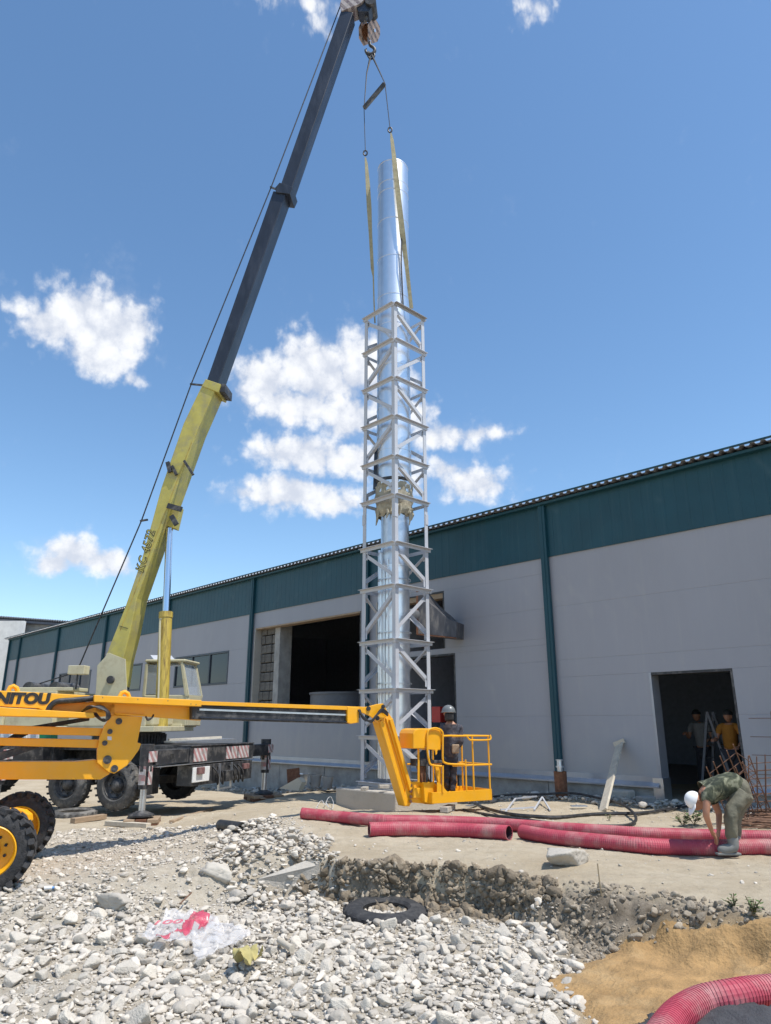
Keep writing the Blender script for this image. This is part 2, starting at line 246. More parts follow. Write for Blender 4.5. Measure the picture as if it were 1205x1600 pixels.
# ------------------------------------------------------------------ mesh helpers
WL = {}   # world location of each object's origin
def tag(o, label=None, cat=None, group=None, kind=None):
    if label: o['label'] = label
    if cat: o['category'] = cat
    if group: o['group'] = group
    if kind: o['kind'] = kind
    return o
def empty(name, loc, label, cat, group=None):
    o = bpy.data.objects.new(name, None); col.objects.link(o); o.location = loc; o.empty_display_size = .2; WL[o] = Vector(loc)
    return tag(o, label, cat, group)
def attach(o, parent):
    o.parent = parent; o.matrix_parent_inverse = Matrix.Translation(-WL[parent])
def perp(d, up=(0,0,1)):
    d = Vector(d).normalized(); u = Vector(up)
    if abs(d.dot(u)) > .98: u = Vector((1,0,0))
    a = d.cross(u).normalized(); return a, a.cross(d).normalized()      # side, up
class MB:
    def __init__(s): s.v = []; s.f = []; s.s = []
    def add(s, vs, fs, sm=False):
        k = len(s.v); s.v += [tuple(v) for v in vs]; s.f += [tuple(i+k for i in f) for f in fs]; s.s += [sm]*len(fs); return s
    def frame_box(s, c, ax, ay, az, hx, hy, hz):
        c = Vector(c); ax = Vector(ax)*hx; ay = Vector(ay)*hy; az = Vector(az)*hz
        vs = [c+ax*i+ay*j+az*k for i in (-1,1) for j in (-1,1) for k in (-1,1)]
        fs = [(0,1,3,2),(4,6,7,5),(0,4,5,1),(2,3,7,6),(0,2,6,4),(1,5,7,3)]
        if ax.cross(ay).dot(az) < 0: fs = [f[::-1] for f in fs]
        return s.add(vs, fs)
    def box(s, c, size, rz=0):
        ca, sa = math.cos(rz), math.sin(rz); return s.frame_box(c, (ca,sa,0), (-sa,ca,0), (0,0,1), size[0]/2, size[1]/2, size[2]/2)
    def beam(s, a, b, w, h, up=(0,0,1)):
        a = Vector(a); b = Vector(b); d = b-a; sd, u = perp(d, up); return s.frame_box((a+b)/2, d.normalized(), sd, u, d.length/2, w/2, h/2)
    def tube(s, pts, r, n=8, caps=True, up=(0,0,1), sm=True):
        pts = [Vector(p) for p in pts]; m = len(pts); rs = r if isinstance(r, (list,tuple)) else [r]*m
        vs = []; side = None
        for i, p in enumerate(pts):
            d = (pts[min(i+1,m-1)]-pts[max(i-1,0)]).normalized()
            if side is None: side, u = perp(d, up)
            else:
                side = (side-d*side.dot(d)).normalized(); u = side.cross(d)
            for k in range(n):
                a = 2*math.pi*k/n; vs.append(p+(side*math.cos(a)+u*math.sin(a))*rs[i])
        fs = [(i*n+k, (i+1)*n+k, (i+1)*n+(k+1)%n, i*n+(k+1)%n) for i in range(m-1) for k in range(n)]
        s.add(vs, fs, sm)
        if caps:
            k0 = len(s.v)-m*n; s.f.append(tuple(range(k0, k0+n))); s.s.append(False)
            s.f.append(tuple(reversed(range(k0+(m-1)*n, k0+m*n)))); s.s.append(False)
        return s
    def cyl(s, a, b, r, r2=None, n=16, caps=True): return s.tube([a,b], [r, r if r2 is None else r2], n, caps)
    def prism(s, poly, off):
        "poly: 3D points of one face, off: vector to the other face"
        n = len(poly); p = [Vector(q) for q in poly]; o = Vector(off)
        nr = Vector((0,0,0))
        for i in range(n): nr += (p[i]-p[0]).cross(p[(i+1)%n]-p[0])
        if nr.dot(o) > 0: p = p[::-1]
        vs = p+[q+o for q in p]
        fs = [tuple(range(n)), tuple(reversed(range(n,2*n)))]+[((i+1)%n, i, n+i, n+(i+1)%n) for i in range(n)]
        return s.add(vs, fs)
    def lathe(s, c, axis, prof, n=32, sm=True):
        "prof: (distance along axis, radius); closed when last == first"
        c = Vector(c); ax = Vector(axis).normalized(); a, u = perp(ax); m = len(prof); vs = []
        for (h, r) in prof:
            for k in range(n):
                t = 2*math.pi*k/n; vs.append(c+ax*h+(a*math.cos(t)+u*math.sin(t))*r)
        fs = [(i*n+k, (i+1)*n+k, (i+1)*n+(k+1)%n, i*n+(k+1)%n) for i in range(m-1) for k in range(n)]
        return s.add(vs, fs, sm)
    def build(s, name, m, parent=None, bevel=0, sub=0, origin=None, shade=None):
        v = np.array(s.v, dtype=float); c = Vector(origin) if origin is not None else Vector((v.min(0)+v.max(0))/2)
        me = bpy.data.meshes.new(name); me.from_pydata([tuple(x) for x in (v-np.array(c))], [], s.f); me.update()
        me.polygons.foreach_set('use_smooth', [bool(x) if shade is None else shade for x in s.s])
        if any(s.s) and shade is None: me.set_sharp_from_angle(angle=R(38))
        o = bpy.data.objects.new(name, me); col.objects.link(o); o.location = c; WL[o] = c
        o.data.materials.append(M[m] if isinstance(m, str) else m)
        if bevel:
            b = o.modifiers.new('bevel', 'BEVEL'); b.width = bevel; b.segments = 2; b.limit_method = 'ANGLE'; b.angle_limit = R(40)
        if parent is not None: attach(o, parent)
        return o
def fixn(o):
    bm = bmesh.new(); bm.from_mesh(o.data); bmesh.ops.recalc_face_normals(bm, faces=bm.faces); bm.to_mesh(o.data); bm.free(); return o
def lsec(mb, a, b, w, t, da, db):
    "angle iron from a to b with flanges running along da and db from the line"
    a = Vector(a); b = Vector(b); da = Vector(da); db = Vector(db)
    mb.prism([a, a+da*w, a+da*w+db*t, a+db*t], b-a); mb.prism([a+db*t, a+da*t+db*t, a+da*t+db*w, a+db*w], b-a); return mb
def folds(o, s=.03, sc_=.11):
    t = bpy.data.textures.get('folds%s' % sc_) or bpy.data.textures.new('folds%s' % sc_, 'CLOUDS'); t.noise_scale = sc_; t.noise_depth = 2
    sb2 = o.modifiers.new('fine', 'SUBSURF'); sb2.levels = 1; sb2.render_levels = 1; d = o.modifiers.new('folds', 'DISPLACE'); d.texture = t; d.strength = s; d.mid_level = .5; return o
def smooth_path(pts, n=8):
    pts = [Vector(p) for p in pts]; out = []
    P = [pts[0]*2-pts[1]]+pts+[pts[-1]*2-pts[-2]]
    for i in range(1, len(P)-2):
        for k in range(n):
            t = k/n; out.append(.5*((2*P[i])+(P[i+1]-P[i-1])*t+(2*P[i-1]-5*P[i]+4*P[i+1]-P[i+2])*t*t+(3*P[i]-P[i-1]-3*P[i+1]+P[i+2])*t**3))
    out.append(pts[-1]); return out
def dup(root, loc=None, rotz=None, label=None):
    r = root.copy(); col.objects.link(r)
    if loc is not None: r.location = loc
    if rotz is not None: r.rotation_euler = (0,0,rotz)
    if label: r['label'] = label
    for ch in list(root.children):
        c = ch.copy(); col.objects.link(c); c.parent = r
        for g in list(ch.children): d = g.copy(); col.objects.link(d); d.parent = c
    return r
def text(name, body, origin, xd, yd, height, width, m, parent, shear=0, bold=0, outline=False, spacing=1.0):
    cu = bpy.data.curves.new(name, 'FONT'); cu.body = body; cu.size = 1; cu.shear = shear; cu.offset = bold; cu.extrude = .012; cu.space_character = spacing
    if outline: cu.fill_mode = 'NONE'; cu.bevel_depth = outline; cu.extrude = 0
    t = bpy.data.objects.new(name, cu); col.objects.link(t)
    me = bpy.data.meshes.new_from_object(t.evaluated_get(bpy.context.evaluated_depsgraph_get())); bpy.data.objects.remove(t)
    n = len(me.vertices); co = np.zeros(n*3); me.vertices.foreach_get('co', co); co = co.reshape(-1,3)
    lo, hi = co.min(0), co.max(0); xd = np.array(Vector(xd).normalized()); yd = np.array(Vector(yd).normalized()); zd = np.cross(xd, yd)
    q = np.outer((co[:,0]-lo[0])/(hi[0]-lo[0])*width, xd)+np.outer((co[:,1]-lo[1])/(hi[1]-lo[1])*height, yd)+np.outer((co[:,2]-lo[2])*.12, zd)
    me.vertices.foreach_set('co', q.ravel()); me.update(); me.materials.clear(); me.materials.append(M[m])
    o = bpy.data.objects.new(name, me); col.objects.link(o); o.location = origin; WL[o] = Vector(origin); attach(o, parent); return o

# ------------------------------------------------------------------ terrain
def _h(ix, iy, seed):
    n = (ix.astype(np.int64)*374761393+iy.astype(np.int64)*668265263+seed*974634777) & 0xffffffff
    n = ((n ^ (n >> 13))*1274126177) & 0xffffffff; n = n ^ (n >> 16); return (n & 0xffff)/65535.0
def vnoise(x, y, seed=0):
    ix = np.floor(x); iy = np.floor(y); fx = x-ix; fy = y-iy; fx = fx*fx*(3-2*fx); fy = fy*fy*(3-2*fy)
    a = _h(ix,iy,seed); b = _h(ix+1,iy,seed); c = _h(ix,iy+1,seed); d = _h(ix+1,iy+1,seed)
    return (a*(1-fx)+b*fx)*(1-fy)+(c*(1-fx)+d*fx)*fy-.5
def fbm(x, y, sc_, oct=4, seed=0, g=.5):
    t = 0; a = 1
    for i in range(oct): t = t+a*vnoise(x*sc_*2**i+17.3*i, y*sc_*2**i-9.1*i, seed+i); a *= g
    return t
def sstep(e0, e1, x): t = np.clip((x-e0)/(e1-e0), 0, 1); return t*t*(3-2*t)
_ed = [atZ(px, py, -.02) for px, py in ((470,1338),(500,1343),(560,1348),(620,1350),(740,1358),(800,1368),(900,1385),(1000,1397),(1100,1412),(1205,1432))]
EX = np.array([-40,-6,-3.2]+[p.x for p in _ed]+[5,9,40]); EY = np.array([9.8,9.8,9.6]+[p.y for p in _ed]+[6.2,5.2,2.0])
EW = np.array([3.2,3.0,2.4,.40,.15,.12,.12,.16,.35,.7,.9,1.0,1.1,1.2,1.5,2])
EX, _i = np.unique(EX, return_index=True); EY = EY[_i]; EW = EW[_i]
def ground(x, y, detail=True):
    x = np.asarray(x, float); y = np.asarray(y, float)
    zl = -.30*sstep(-1.2, -4.6, x)-.12*sstep(-5, -9, x)
    zl = zl-.16*sstep(4.6,1.5,x)*sstep(15,18,y)
    far = sstep(30, 60, np.hypot(x, y))
    zl = zl-.34*np.exp(-((x-.3)/2.1)**2-((y-16.2)/1.5)**2)-.18*sstep(19, 23, y)
    ye = np.interp(x, EX, EY)+.20*fbm(x, y*.3, 1.6, 4, 40, .6)+.06*fbm(x, y*.5, 7, 3, 47, .7); w = np.interp(x, EX, EW)
    d = (ye-y)/w+.25*fbm(x, y, 3.0, 3, 60)
    p = sstep(0, 1, d)
    zp = -.42-.05*sstep(1.0,-1,x)*sstep(8.5,6,y)+.10*sstep(1.0, 3.5, x)+.05*fbm(x, y, .8, 3, 5)
    z = zl*(1-p)+zp*p
    z = z+.055*fbm(x, y, .55, 3, 9)*(1-.5*p)+.10*np.exp(-((x+1.9)**2/1.6+(y-11.6)**2/.9))*1.0
    band = np.clip(p*(1-p)*4, 0, 1)
    if detail:
        z = z+.028*fbm(x, y, 2.6, 4, 22)+.07*fbm(x, y, 4.5, 4, 33, .6)*band+.012*fbm(x, y, 12, 3, 44)
        # lip lumps and wheel ruts in the trodden earth
        z = z+.02*fbm(x*.35, y, 3.2, 2, 71)*(1-p)
    return z*(1-far)-.3*far
def gz(x, y): return float(ground(np.array([x]), np.array([y]))[0])
_T = np.concatenate([np.arange(2.5, 14, .012), np.arange(14, 60, .04)])
def gpt(px, py, dz=0):
    "point of the terrain seen at a pixel"
    r = ray(px, py); x = r.x*_T; y = r.y*_T; z = EYE+r.z*_T; h = ground(x, y); k = int(np.argmax(z < h)); return Vector((x[k], y[k], h[k]+dz))
tick('a1')
def axis(lo, hi, fine, mid0, mid1, mids, far):
    a = list(np.arange(lo, hi, fine)); x = lo; L = []
    st = fine
    while x > mid0: st = min(st*1.12, mids); x -= st; L.append(x)
    while x > -far: st *= 1.3; x -= st; L.append(x)
    x = a[-1]; st = fine; U = []
    while x < mid1: st = min(st*1.12, mids); x += st; U.append(x)
    while x < far: st *= 1.3; x += st; U.append(x)
    return np.array(L[::-1]+a+U)
gx = axis(-4.5, 5.5, .034, -14, 12, .15, 900); gy = axis(4.0, 10.4, .03, 0, 22, .13, 900)
X, Y = np.meshgrid(gx, gy); Z = ground(X, Y)
nx, ny = len(gx), len(gy)
me = bpy.data.meshes.new('ground'); V = np.stack([X.ravel(), Y.ravel(), Z.ravel()], 1)
I = np.arange(nx*ny).reshape(ny, nx); Q = np.stack([I[:-1,:-1], I[:-1,1:], I[1:,1:], I[1:,:-1]], -1).reshape(-1, 4)
def npmesh(me, V, Q):
    k = Q.shape[1]; me.vertices.add(len(V)); me.vertices.foreach_set('co', np.ascontiguousarray(V, dtype=np.float32).ravel()); me.loops.add(Q.size); me.loops.foreach_set('vertex_index', Q.ravel().astype(np.int32))
    me.polygons.add(len(Q)); me.polygons.foreach_set('loop_start', np.arange(0, Q.size, k, dtype=np.int32)); me.polygons.foreach_set('loop_total', np.full(len(Q), k, dtype=np.int32)); me.update(calc_edges=True)
npmesh(me, V, Q); me.polygons.foreach_set('use_smooth', np.ones(len(Q), bool))
def poly_mask(x, y, P, soft=.3):
    "1 inside polygon P, soft edge"
    x = np.asarray(x, float); y = np.asarray(y, float); ins = np.zeros(x.shape, bool); dm = np.full(x.shape, 1e9); n = len(P)
    for i in range(n):
        x0, y0 = P[i]; x1, y1 = P[(i+1)%n]
        if y0 != y1:
            c = ((y0 > y) != (y1 > y)) & (x < (x1-x0)*(y-y0)/(y1-y0)+x0); ins ^= c
        dx, dy = x1-x0, y1-y0; t = np.clip(((x-x0)*dx+(y-y0)*dy)/(dx*dx+dy*dy+1e-9), 0, 1); dm = np.minimum(dm, np.hypot(x-x0-t*dx, y-y0-t*dy))
    sd = np.where(ins, dm, -dm); return sstep(-soft, soft, sd), sd
def wp(pts, z): return [(atZ(a, b, z).x, atZ(a, b, z).y) for a, b in pts]
RUB = wp([(-200,1395),(30,1385),(60,1400),(180,1420),(330,1420),(430,1400),(500,1385),(560,1412),(640,1425),(700,1432),(790,1438),(860,1462),(905,1500),(880,1530),(890,1570),(930,1640),(400,1700),(-300,1700)], -.38)
DUSTY = wp([(-200,1300),(60,1300),(150,1290),(330,1305),(420,1312),(470,1330),(500,1390),(420,1410),(330,1425),(60,1410),(-200,1400)], -.28)
PILE = wp([(330,1345),(380,1325),(420,1320),(500,1348),(510,1385),(470,1400),(400,1390),(340,1370)], -.22)
EARTHV = wp([(130,1395),(260,1375),(420,1385),(430,1405),(330,1425),(200,1420),(120,1410)], -.35)
SAND = [(gpt(a_, b_).x, gpt(a_, b_).y) for a_, b_ in ((866,1535),(905,1508),(950,1490),(1030,1470),(1080,1450),(1120,1446),(1160,1438),(1205,1432),(1400,1440),(1640,1640),(1300,1800),(1000,1800),(930,1640),(900,1570))]
# colour masks carried by the ground: pale rubble dust, wet brown earth of the cut, sand stain
ms = np.zeros((len(V), 4), np.float32); ms[:,3] = 1
rub, _ = poly_mask(V[:,0], V[:,1], RUB, .25); du, _ = poly_mask(V[:,0], V[:,1], DUSTY, .4)
ms[:,0] = np.clip(rub+.8*du, 0, 1)
w_ = np.interp(V[:,0], EX, EW); d_ = (np.interp(V[:,0], EX, EY)-V[:,1])/w_; ms[:,1] = np.clip(sstep(.0, .35, d_)*sstep(3.2, 1.3, d_), 0, 1)*sstep(-1.8, -.8, V[:,0])*(1-rub)
ms[:,2] = poly_mask(V[:,0], V[:,1], SAND, .15)[0]
ca = me.color_attributes.new('zones', 'FLOAT_COLOR', 'POINT'); ca.data.foreach_set('color', ms.ravel())
gm = bpy.data.materials.new('earth'); gm.use_nodes = True; t = gm.node_tree; N = t.nodes; L = t.links; b = N['Principled BSDF']; b.inputs['Roughness'].default_value = .95; b.inputs['Specular IOR Level'].default_value = .2
tcn = N.new('ShaderNodeTexCoord')
def nz(scale, det=6, ro=.6):
    a = N.new('ShaderNodeTexNoise'); L.new(tcn.outputs['Object'], a.inputs['Vector']); a.inputs['Scale'].default_value = scale; a.inputs['Detail'].default_value = det; a.inputs['Roughness'].default_value = ro; return a.outputs[0]
def mxc(f, a, c):
    k = N.new('ShaderNodeMix'); k.data_type = 'RGBA'
    for s_, v in ((0, f), (6, a), (7, c)):
        if isinstance(v, tuple): k.inputs[s_].default_value = (*v, 1)
        elif isinstance(v, float): k.inputs[s_].default_value = v
        else: L.new(v, k.inputs[s_])
    return k.outputs[2]
def mr(v, a, b_, c=0, d=1):
    k = N.new('ShaderNodeMapRange'); L.new(v, k.inputs[0]); k.inputs[1].default_value = a; k.inputs[2].default_value = b_; k.inputs[3].default_value = c; k.inputs[4].default_value = d; return k.outputs[0]
zc = N.new('ShaderNodeAttribute'); zc.attribute_name = 'zones'; zs = N.new('ShaderNodeSeparateColor'); L.new(zc.outputs['Color'], zs.inputs[0])
base = mxc(mr(nz(.9), .35, .65), (.43,.355,.25), (.52,.445,.33))
base = mxc(mr(nz(5, 8, .7), .45, .7, 0, .7), base, (.37,.30,.21))
base = mxc(mr(nz(38, 4, .8), .58, .72, 0, .7), base, (.56,.53,.47))
rubc = mxc(mr(nz(9, 9, .75), .4, .65), (.42,.365,.285), (.55,.50,.415))
base = mxc(zs.outputs[0], base, rubc)
cutc = mxc(mr(nz(6, 8, .7), .38, .65), (.155,.125,.09), (.31,.26,.20))
base = mxc(zs.outputs[1], base, cutc)
base = mxc(zs.outputs[2], base, (.46,.32,.165))
L.new(base, b.inputs['Base Color'])
bp = N.new('ShaderNodeBump'); bp.inputs['Strength'].default_value = .9; bp.inputs['Distance'].default_value = .03; L.new(nz(22, 10, .75), bp.inputs['Height'])
bp2 = N.new('ShaderNodeBump'); bp2.inputs['Strength'].default_value = .6; bp2.inputs['Distance'].default_value = .008; L.new(nz(110, 6, .7), bp2.inputs['Height']); L.new(bp.outputs[0], bp2.inputs['Normal']); L.new(bp2.outputs[0], b.inputs['Normal'])
go = bpy.data.objects.new('ground', me); col.objects.link(go); me.materials.append(gm); tag(go, kind='structure')
WL[go] = Vector((0,0,0))

# sand: its own sheet lying over the slope
sx_ = np.arange(1.0, 6.5, .028); sy_ = np.arange(3.2, 8.2, .028); SX, SY = np.meshgrid(sx_, sy_); _, sd = poly_mask(SX, SY, SAND, .1)
sd = sd+.13*fbm(SX, SY, 2.2, 4, 90)
SZ = ground(SX, SY)+np.clip(sd*.35, -.08, .05)+np.clip(sd*4,0,1)*(.035*np.maximum(0,fbm(SX, SY, 3.0, 4, 95))+.02*fbm(SX,SY,8,3,96))
Is = np.arange(SX.size).reshape(SX.shape); Qs = np.stack([Is[:-1,:-1], Is[:-1,1:], Is[1:,1:], Is[1:,:-1]], -1).reshape(-1, 4)
keep = (sd.ravel()[Qs] > -.12).all(1); Qs = Qs[keep]; used, inv = np.unique(Qs, return_inverse=True)
me = bpy.data.meshes.new('sand'); npmesh(me, np.stack([SX.ravel(), SY.ravel(), SZ.ravel()], 1)[used], inv.reshape(-1, 4)); me.polygons.foreach_set('use_smooth', np.ones(len(me.polygons), bool))
M['sand'] = mat('damp_sand', (.35,.215,.09), .95, 0, .3, 5, bump=1.0, bscale=30, dirt=(.45,.33,.18), dscale=1.6, damt=.7)
me.materials.append(M['sand']); so_ = bpy.data.objects.new('sand', me); col.objects.link(so_); tag(so_, 'ochre sand spilled over the slope in the right foreground', kind='stuff'); so_['label'] = 'ochre sand spread over the slope in the right foreground'; so_['category'] = 'sand'

# ------------------------------------------------------------------ stones
def ico(sub):
    bm = bmesh.new(); bmesh.ops.create_icosphere(bm, subdivisions=sub, radius=1); v = np.array([x.co[:] for x in bm.verts]); f = np.array([[q.index for q in p.verts] for p in bm.faces]); bm.free(); return v, f
def rock_proto(sub, rng, planes=13):
    v, f = ico(sub); n = rng.normal(size=(planes, 3)); n /= np.linalg.norm(n, axis=1)[:,None]; d = rng.uniform(.45, .88, planes)
    dots = v @ n.T; r = np.where(dots > .05, d/np.maximum(dots, .05), 9).min(1); r = np.minimum(r, 1.22); v = v*r[:,None]
    v += rng.normal(size=v.shape)*.015; return v, f
hi = [rock_proto(4, RNG, 11) for _ in range(22)]; lo = [rock_proto(3, RNG, 9) for _ in range(16)]; tiny = [rock_proto(2, RNG, 8) for _ in range(12)]
def rotm(rng, n):
    q = rng.normal(size=(n, 4)); q /= np.linalg.norm(q, axis=1)[:,None]; w, x, y, z = q.T
    return np.stack([np.stack([1-2*(y*y+z*z), 2*(x*y-z*w), 2*(x*z+y*w)], -1), np.stack([2*(x*y+z*w), 1-2*(x*x+z*z), 2*(y*z-x*w)], -1), np.stack([2*(x*z-y*w), 2*(y*z+x*w), 1-2*(x*x+y*y)], -1)], 1)
def scatter(name, pos, size, protos, m, rng, tmin=.7, tmax=1.1, flat=.62):
    n = len(pos); Vs = []; Fs = []; T = []; k = 0; which = rng.integers(0, len(protos), n); RM = rotm(rng, n)
    for p in range(len(protos)):
        idx = np.where(which == p)[0]
        if not len(idx): continue
        v, f = protos[p]; sc3 = size[idx][:,None]*rng.uniform(.6, 1.15, (len(idx), 3))
        vv = v[None]*sc3[:,None,:]; vv = np.einsum('nij,nkj->nki', RM[idx], vv); vv[:,:,2] *= flat; vv += pos[idx][:,None,:]
        Vs.append(vv.reshape(-1, 3)); Fs.append((f[None]+(np.arange(len(idx))*len(v))[:,None,None]+k).reshape(-1, 3)); k += len(idx)*len(v)
        T.append(np.repeat(rng.uniform(tmin, tmax, len(idx)), len(v)))
    me = bpy.data.meshes.new(name); npmesh(me, np.concatenate(Vs), np.concatenate(Fs)); a = me.attributes.new('tint', 'FLOAT', 'POINT'); a.data.foreach_set('value', np.concatenate(T).astype(np.float32))
    me.materials.append(M[m]); o = bpy.data.objects.new(name, me); col.objects.link(o); return o
def sample(P, n, rng, ext=.0):
    P = np.array(P); lo_, hi_ = P.min(0), P.max(0); out = np.zeros((0, 2))
    while len(out) < n:
        q = rng.uniform(lo_, hi_, (n, 2)); _, s_ = poly_mask(q[:,0], q[:,1], [tuple(a) for a in P], .1); s_ = s_+.25*fbm(q[:,0], q[:,1], 1.5, 3, 7)
        out = np.concatenate([out, q[s_ > -ext]])
    return out[:n]
RV = [(max(-7,min(7,x)), max(3.2,y)) for x, y in RUB]
# medium rubble
p = sample(RV, 7000, RNG, .1); bare, _ = poly_mask(p[:,0], p[:,1], EARTHV, .25); p = p[(RNG.random(len(p)) > bare*.85) & (fbm(p[:,0], p[:,1], 1.1, 3, 201) > RNG.uniform(-.55, -.08, len(p)))]
s = np.exp(RNG.normal(math.log(.028), .45, len(p))).clip(.014, .075); z = ground(p[:,0], p[:,1])+s*.12+RNG.random(len(p))*.022
tag(scatter('rubble', np.column_stack([p, z]), s, lo, 'lims', RNG, .62, 1.12), 'white crushed limestone rubble covering the left foreground', 'rubble', kind='stuff')
# fine chips between the stones, over the dusty track and loosely on the trodden earth
q = np.concatenate([sample(RV, 15000, RNG, .1), sample([(max(-9,x), y) for x, y in DUSTY], 7500, RNG, .2), sample(PILE, 1200, RNG, .2), np.column_stack([RNG.uniform(-5, 8, 1500), RNG.uniform(5, 15.5, 1500)])])
s = np.exp(RNG.normal(math.log(.013), .45, len(q))).clip(.005, .04); z = ground(q[:,0], q[:,1])+s*.2
tag(scatter('stone_chips', np.column_stack([q, z]), s, tiny, 'lims', RNG, .6, 1.1), 'fine pale stone chips strewn between the stones and over the dusty track', 'gravel', kind='stuff')
# pile and dusty-track stones
q = np.concatenate([sample(PILE, 620, RNG, .05), sample([(max(-9,x), y) for x, y in DUSTY], 700, RNG, .1)])
s = np.exp(RNG.normal(math.log(.036), .35, len(q))).clip(.018, .075); z = ground(q[:,0], q[:,1])+s*.3; z[:620] += RNG.random(620)*.10
tag(scatter('track_stones', np.column_stack([q, z]), s, lo, 'lims', RNG, .62, 1.12), 'loose white stones heaped beside the dusty wheel track', 'stones', kind='stuff')
# earth clods on the cut
cx_ = RNG.uniform(-1.0, 5.5, 11000); k = RNG.random(11000)**.8*2.2-.15; cy_ = np.interp(cx_, EX, EY)-k*np.interp(cx_, EX, EW)*np.where(cx_ > 1.2, 1.0, 1.4)
q = np.column_stack([cx_, cy_]); inr, _ = poly_mask(q[:,0], q[:,1], RUB, .1); ins_, _ = poly_mask(q[:,0], q[:,1], SAND, .1); q = q[(inr < .3) & (ins_ < .75)]
q = q[fbm(q[:,0], q[:,1], 2.2, 3, 12) > np.where(q[:,0] < 1.3, RNG.uniform(-.35, .25, len(q)), RNG.uniform(-.7, .05, len(q)))]
s = np.exp(RNG.normal(math.log(.017), .55, len(q))).clip(.006, .06); z = ground(q[:,0], q[:,1])+s*.1
tag(scatter('earth_clods', np.column_stack([q, z]), s, lo, 'clod', RNG, .6, 1.15, .85), 'grey brown clods of earth along the cut edge of the trench', 'earth clods', kind='stuff')
cx_ = RNG.uniform(-1.1, 1.7, 4600); k = RNG.random(4600)*1.5-.1; q = np.column_stack([cx_, np.interp(cx_, EX, EY)+.16*fbm(cx_, np.interp(cx_, EX, EY)*.3, 1.6, 4, 40, .6)-k*.22])
q = q[fbm(q[:,0], q[:,1]*.6, 1.6, 2, 88) > RNG.uniform(-.25, .25, len(q))]; s = np.exp(RNG.normal(math.log(.016), .65, len(q))).clip(.006, .085)
M['cutclod'] = mat('cut_earth', (.27,.215,.15), .95, 0, .3, 14, bump=.9, bscale=40, tint='attr')
tag(scatter('bank_crumbs', np.column_stack([q, ground(q[:,0], q[:,1])+s*.1]), s, lo, 'cutclod', RNG, .55, 1.15, .9), 'brown crumbs of earth clinging to the steep trench bank behind the tyre', 'earth crumbs', kind='stuff')
# rubble against the building
q = np.column_stack([RNG.uniform(0, 1, 1800), RNG.uniform(.1, 1.3, 1800)]); sxx = -16+q[:,0]*21; q2 = np.column_stack([5.57+.692*sxx-.722*q[:,1], 15.3-.722*sxx-.692*q[:,1]])
s = np.exp(RNG.normal(math.log(.035), .5, len(q2))).clip(.012, .12); z = ground(q2[:,0], q2[:,1])+s*.2+.06*RNG.random(len(q2))
tag(scatter('wall_debris', np.column_stack([q2, z]), s, tiny, 'lims', RNG, .45, 1.0), 'broken stone and mortar debris along the foot of the warehouse wall', 'debris', kind='stuff')
# the 300 largest stones, each its own thing
hm = []
for i, (v, f) in enumerate(hi):
    me = bpy.data.meshes.new('limestone_chunk'); npmesh(me, v, f); me.materials.append(M['limo']); hm.append(me)
pp = sample([(max(-5,min(4,x)), max(4.6,min(y,8.3))) for x, y in RUB], 900, RNG, .0); bare, _ = poly_mask(pp[:,0], pp[:,1], EARTHV, .2); pp = pp[bare < .3]
chosen = []
for a in pp:
    if abs(a[0]) > .62*a[1]+.3: continue
    if all((a[0]-c[0])**2+(a[1]-c[1])**2 > .02 for c in chosen): chosen.append(a)
    if len(chosen) >= 270: break
for i, a in enumerate(chosen):
    o = bpy.data.objects.new('limestone_chunk', hm[i % len(hm)]); col.objects.link(o); r = float(np.exp(RNG.normal(math.log(.062), .25)).clip(.042, .12))
    o.scale = (r*RNG.uniform(.8,1.2), r*RNG.uniform(.7,1.1), r*RNG.uniform(.55,.85)); o.rotation_euler = (RNG.uniform(-.5,.5), RNG.uniform(-.5,.5), RNG.uniform(0,6.28))
    o.location = (a[0], a[1], gz(a[0], a[1])+r*.26+.01)
    tag(o, 'pale angular chunk of broken limestone lying in the white rubble of the foreground', 'stone', 'limestone chunks in the foreground rubble')
def stone(px, py, size, m, label, name='stone_block', sink=.35, rz=0, seed=0, box=False):
    p = gpt(px, py); v, f = rock_proto(4, np.random.default_rng(seed), 9 if box else 12); me = bpy.data.meshes.new(name); npmesh(me, v*np.array(size)/2*1.25, f); me.materials.append(M[m])
    o = bpy.data.objects.new(name, me); col.objects.link(o); o.rotation_euler = (0, 0, rz); o.location = p+Vector((0,0,size[2]*(.5-sink))); WL[o] = o.location.copy(); return tag(o, label, 'stone')
stone(884, 1352, (.44,.34,.24), 'concL', 'large tan stone lying alone on the earth above the trench edge', sink=.15, rz=.3, seed=4)
stone(342, 1368, (.36,.26,.17), 'limo', 'largest tan stone of the white heap left of the trench', sink=.3, seed=8)
stone(182, 1412, (.38,.32,.15), 'concL', 'flat tan stone half sunk in the earth patch above the plastic bag', sink=.4, seed=12)
stone(372, 1402, (.3,.2,.12), 'concL', 'low grey stone on bare earth right of centre of the rubble', sink=.4, seed=15)
stone(1125, 1300, (.2,.15,.12), 'concL', 'small stone tucked behind the red pipes by the bending man', seed=17)
# broken slab
p0 = [gpt(402,1382,.03), gpt(478,1356,.05), gpt(500,1362,.05), gpt(497,1372,.05), gpt(440,1392,.03)]
zt = max(a.z for a in p0); tag(MB().prism([(a.x, a.y, a.z+.03) for a in p0], (0,0,-.12)).build('concrete_slab', 'concL', bevel=.015), 'thin broken concrete slab tilted beside the trench corner', 'slab')
tick('a2')
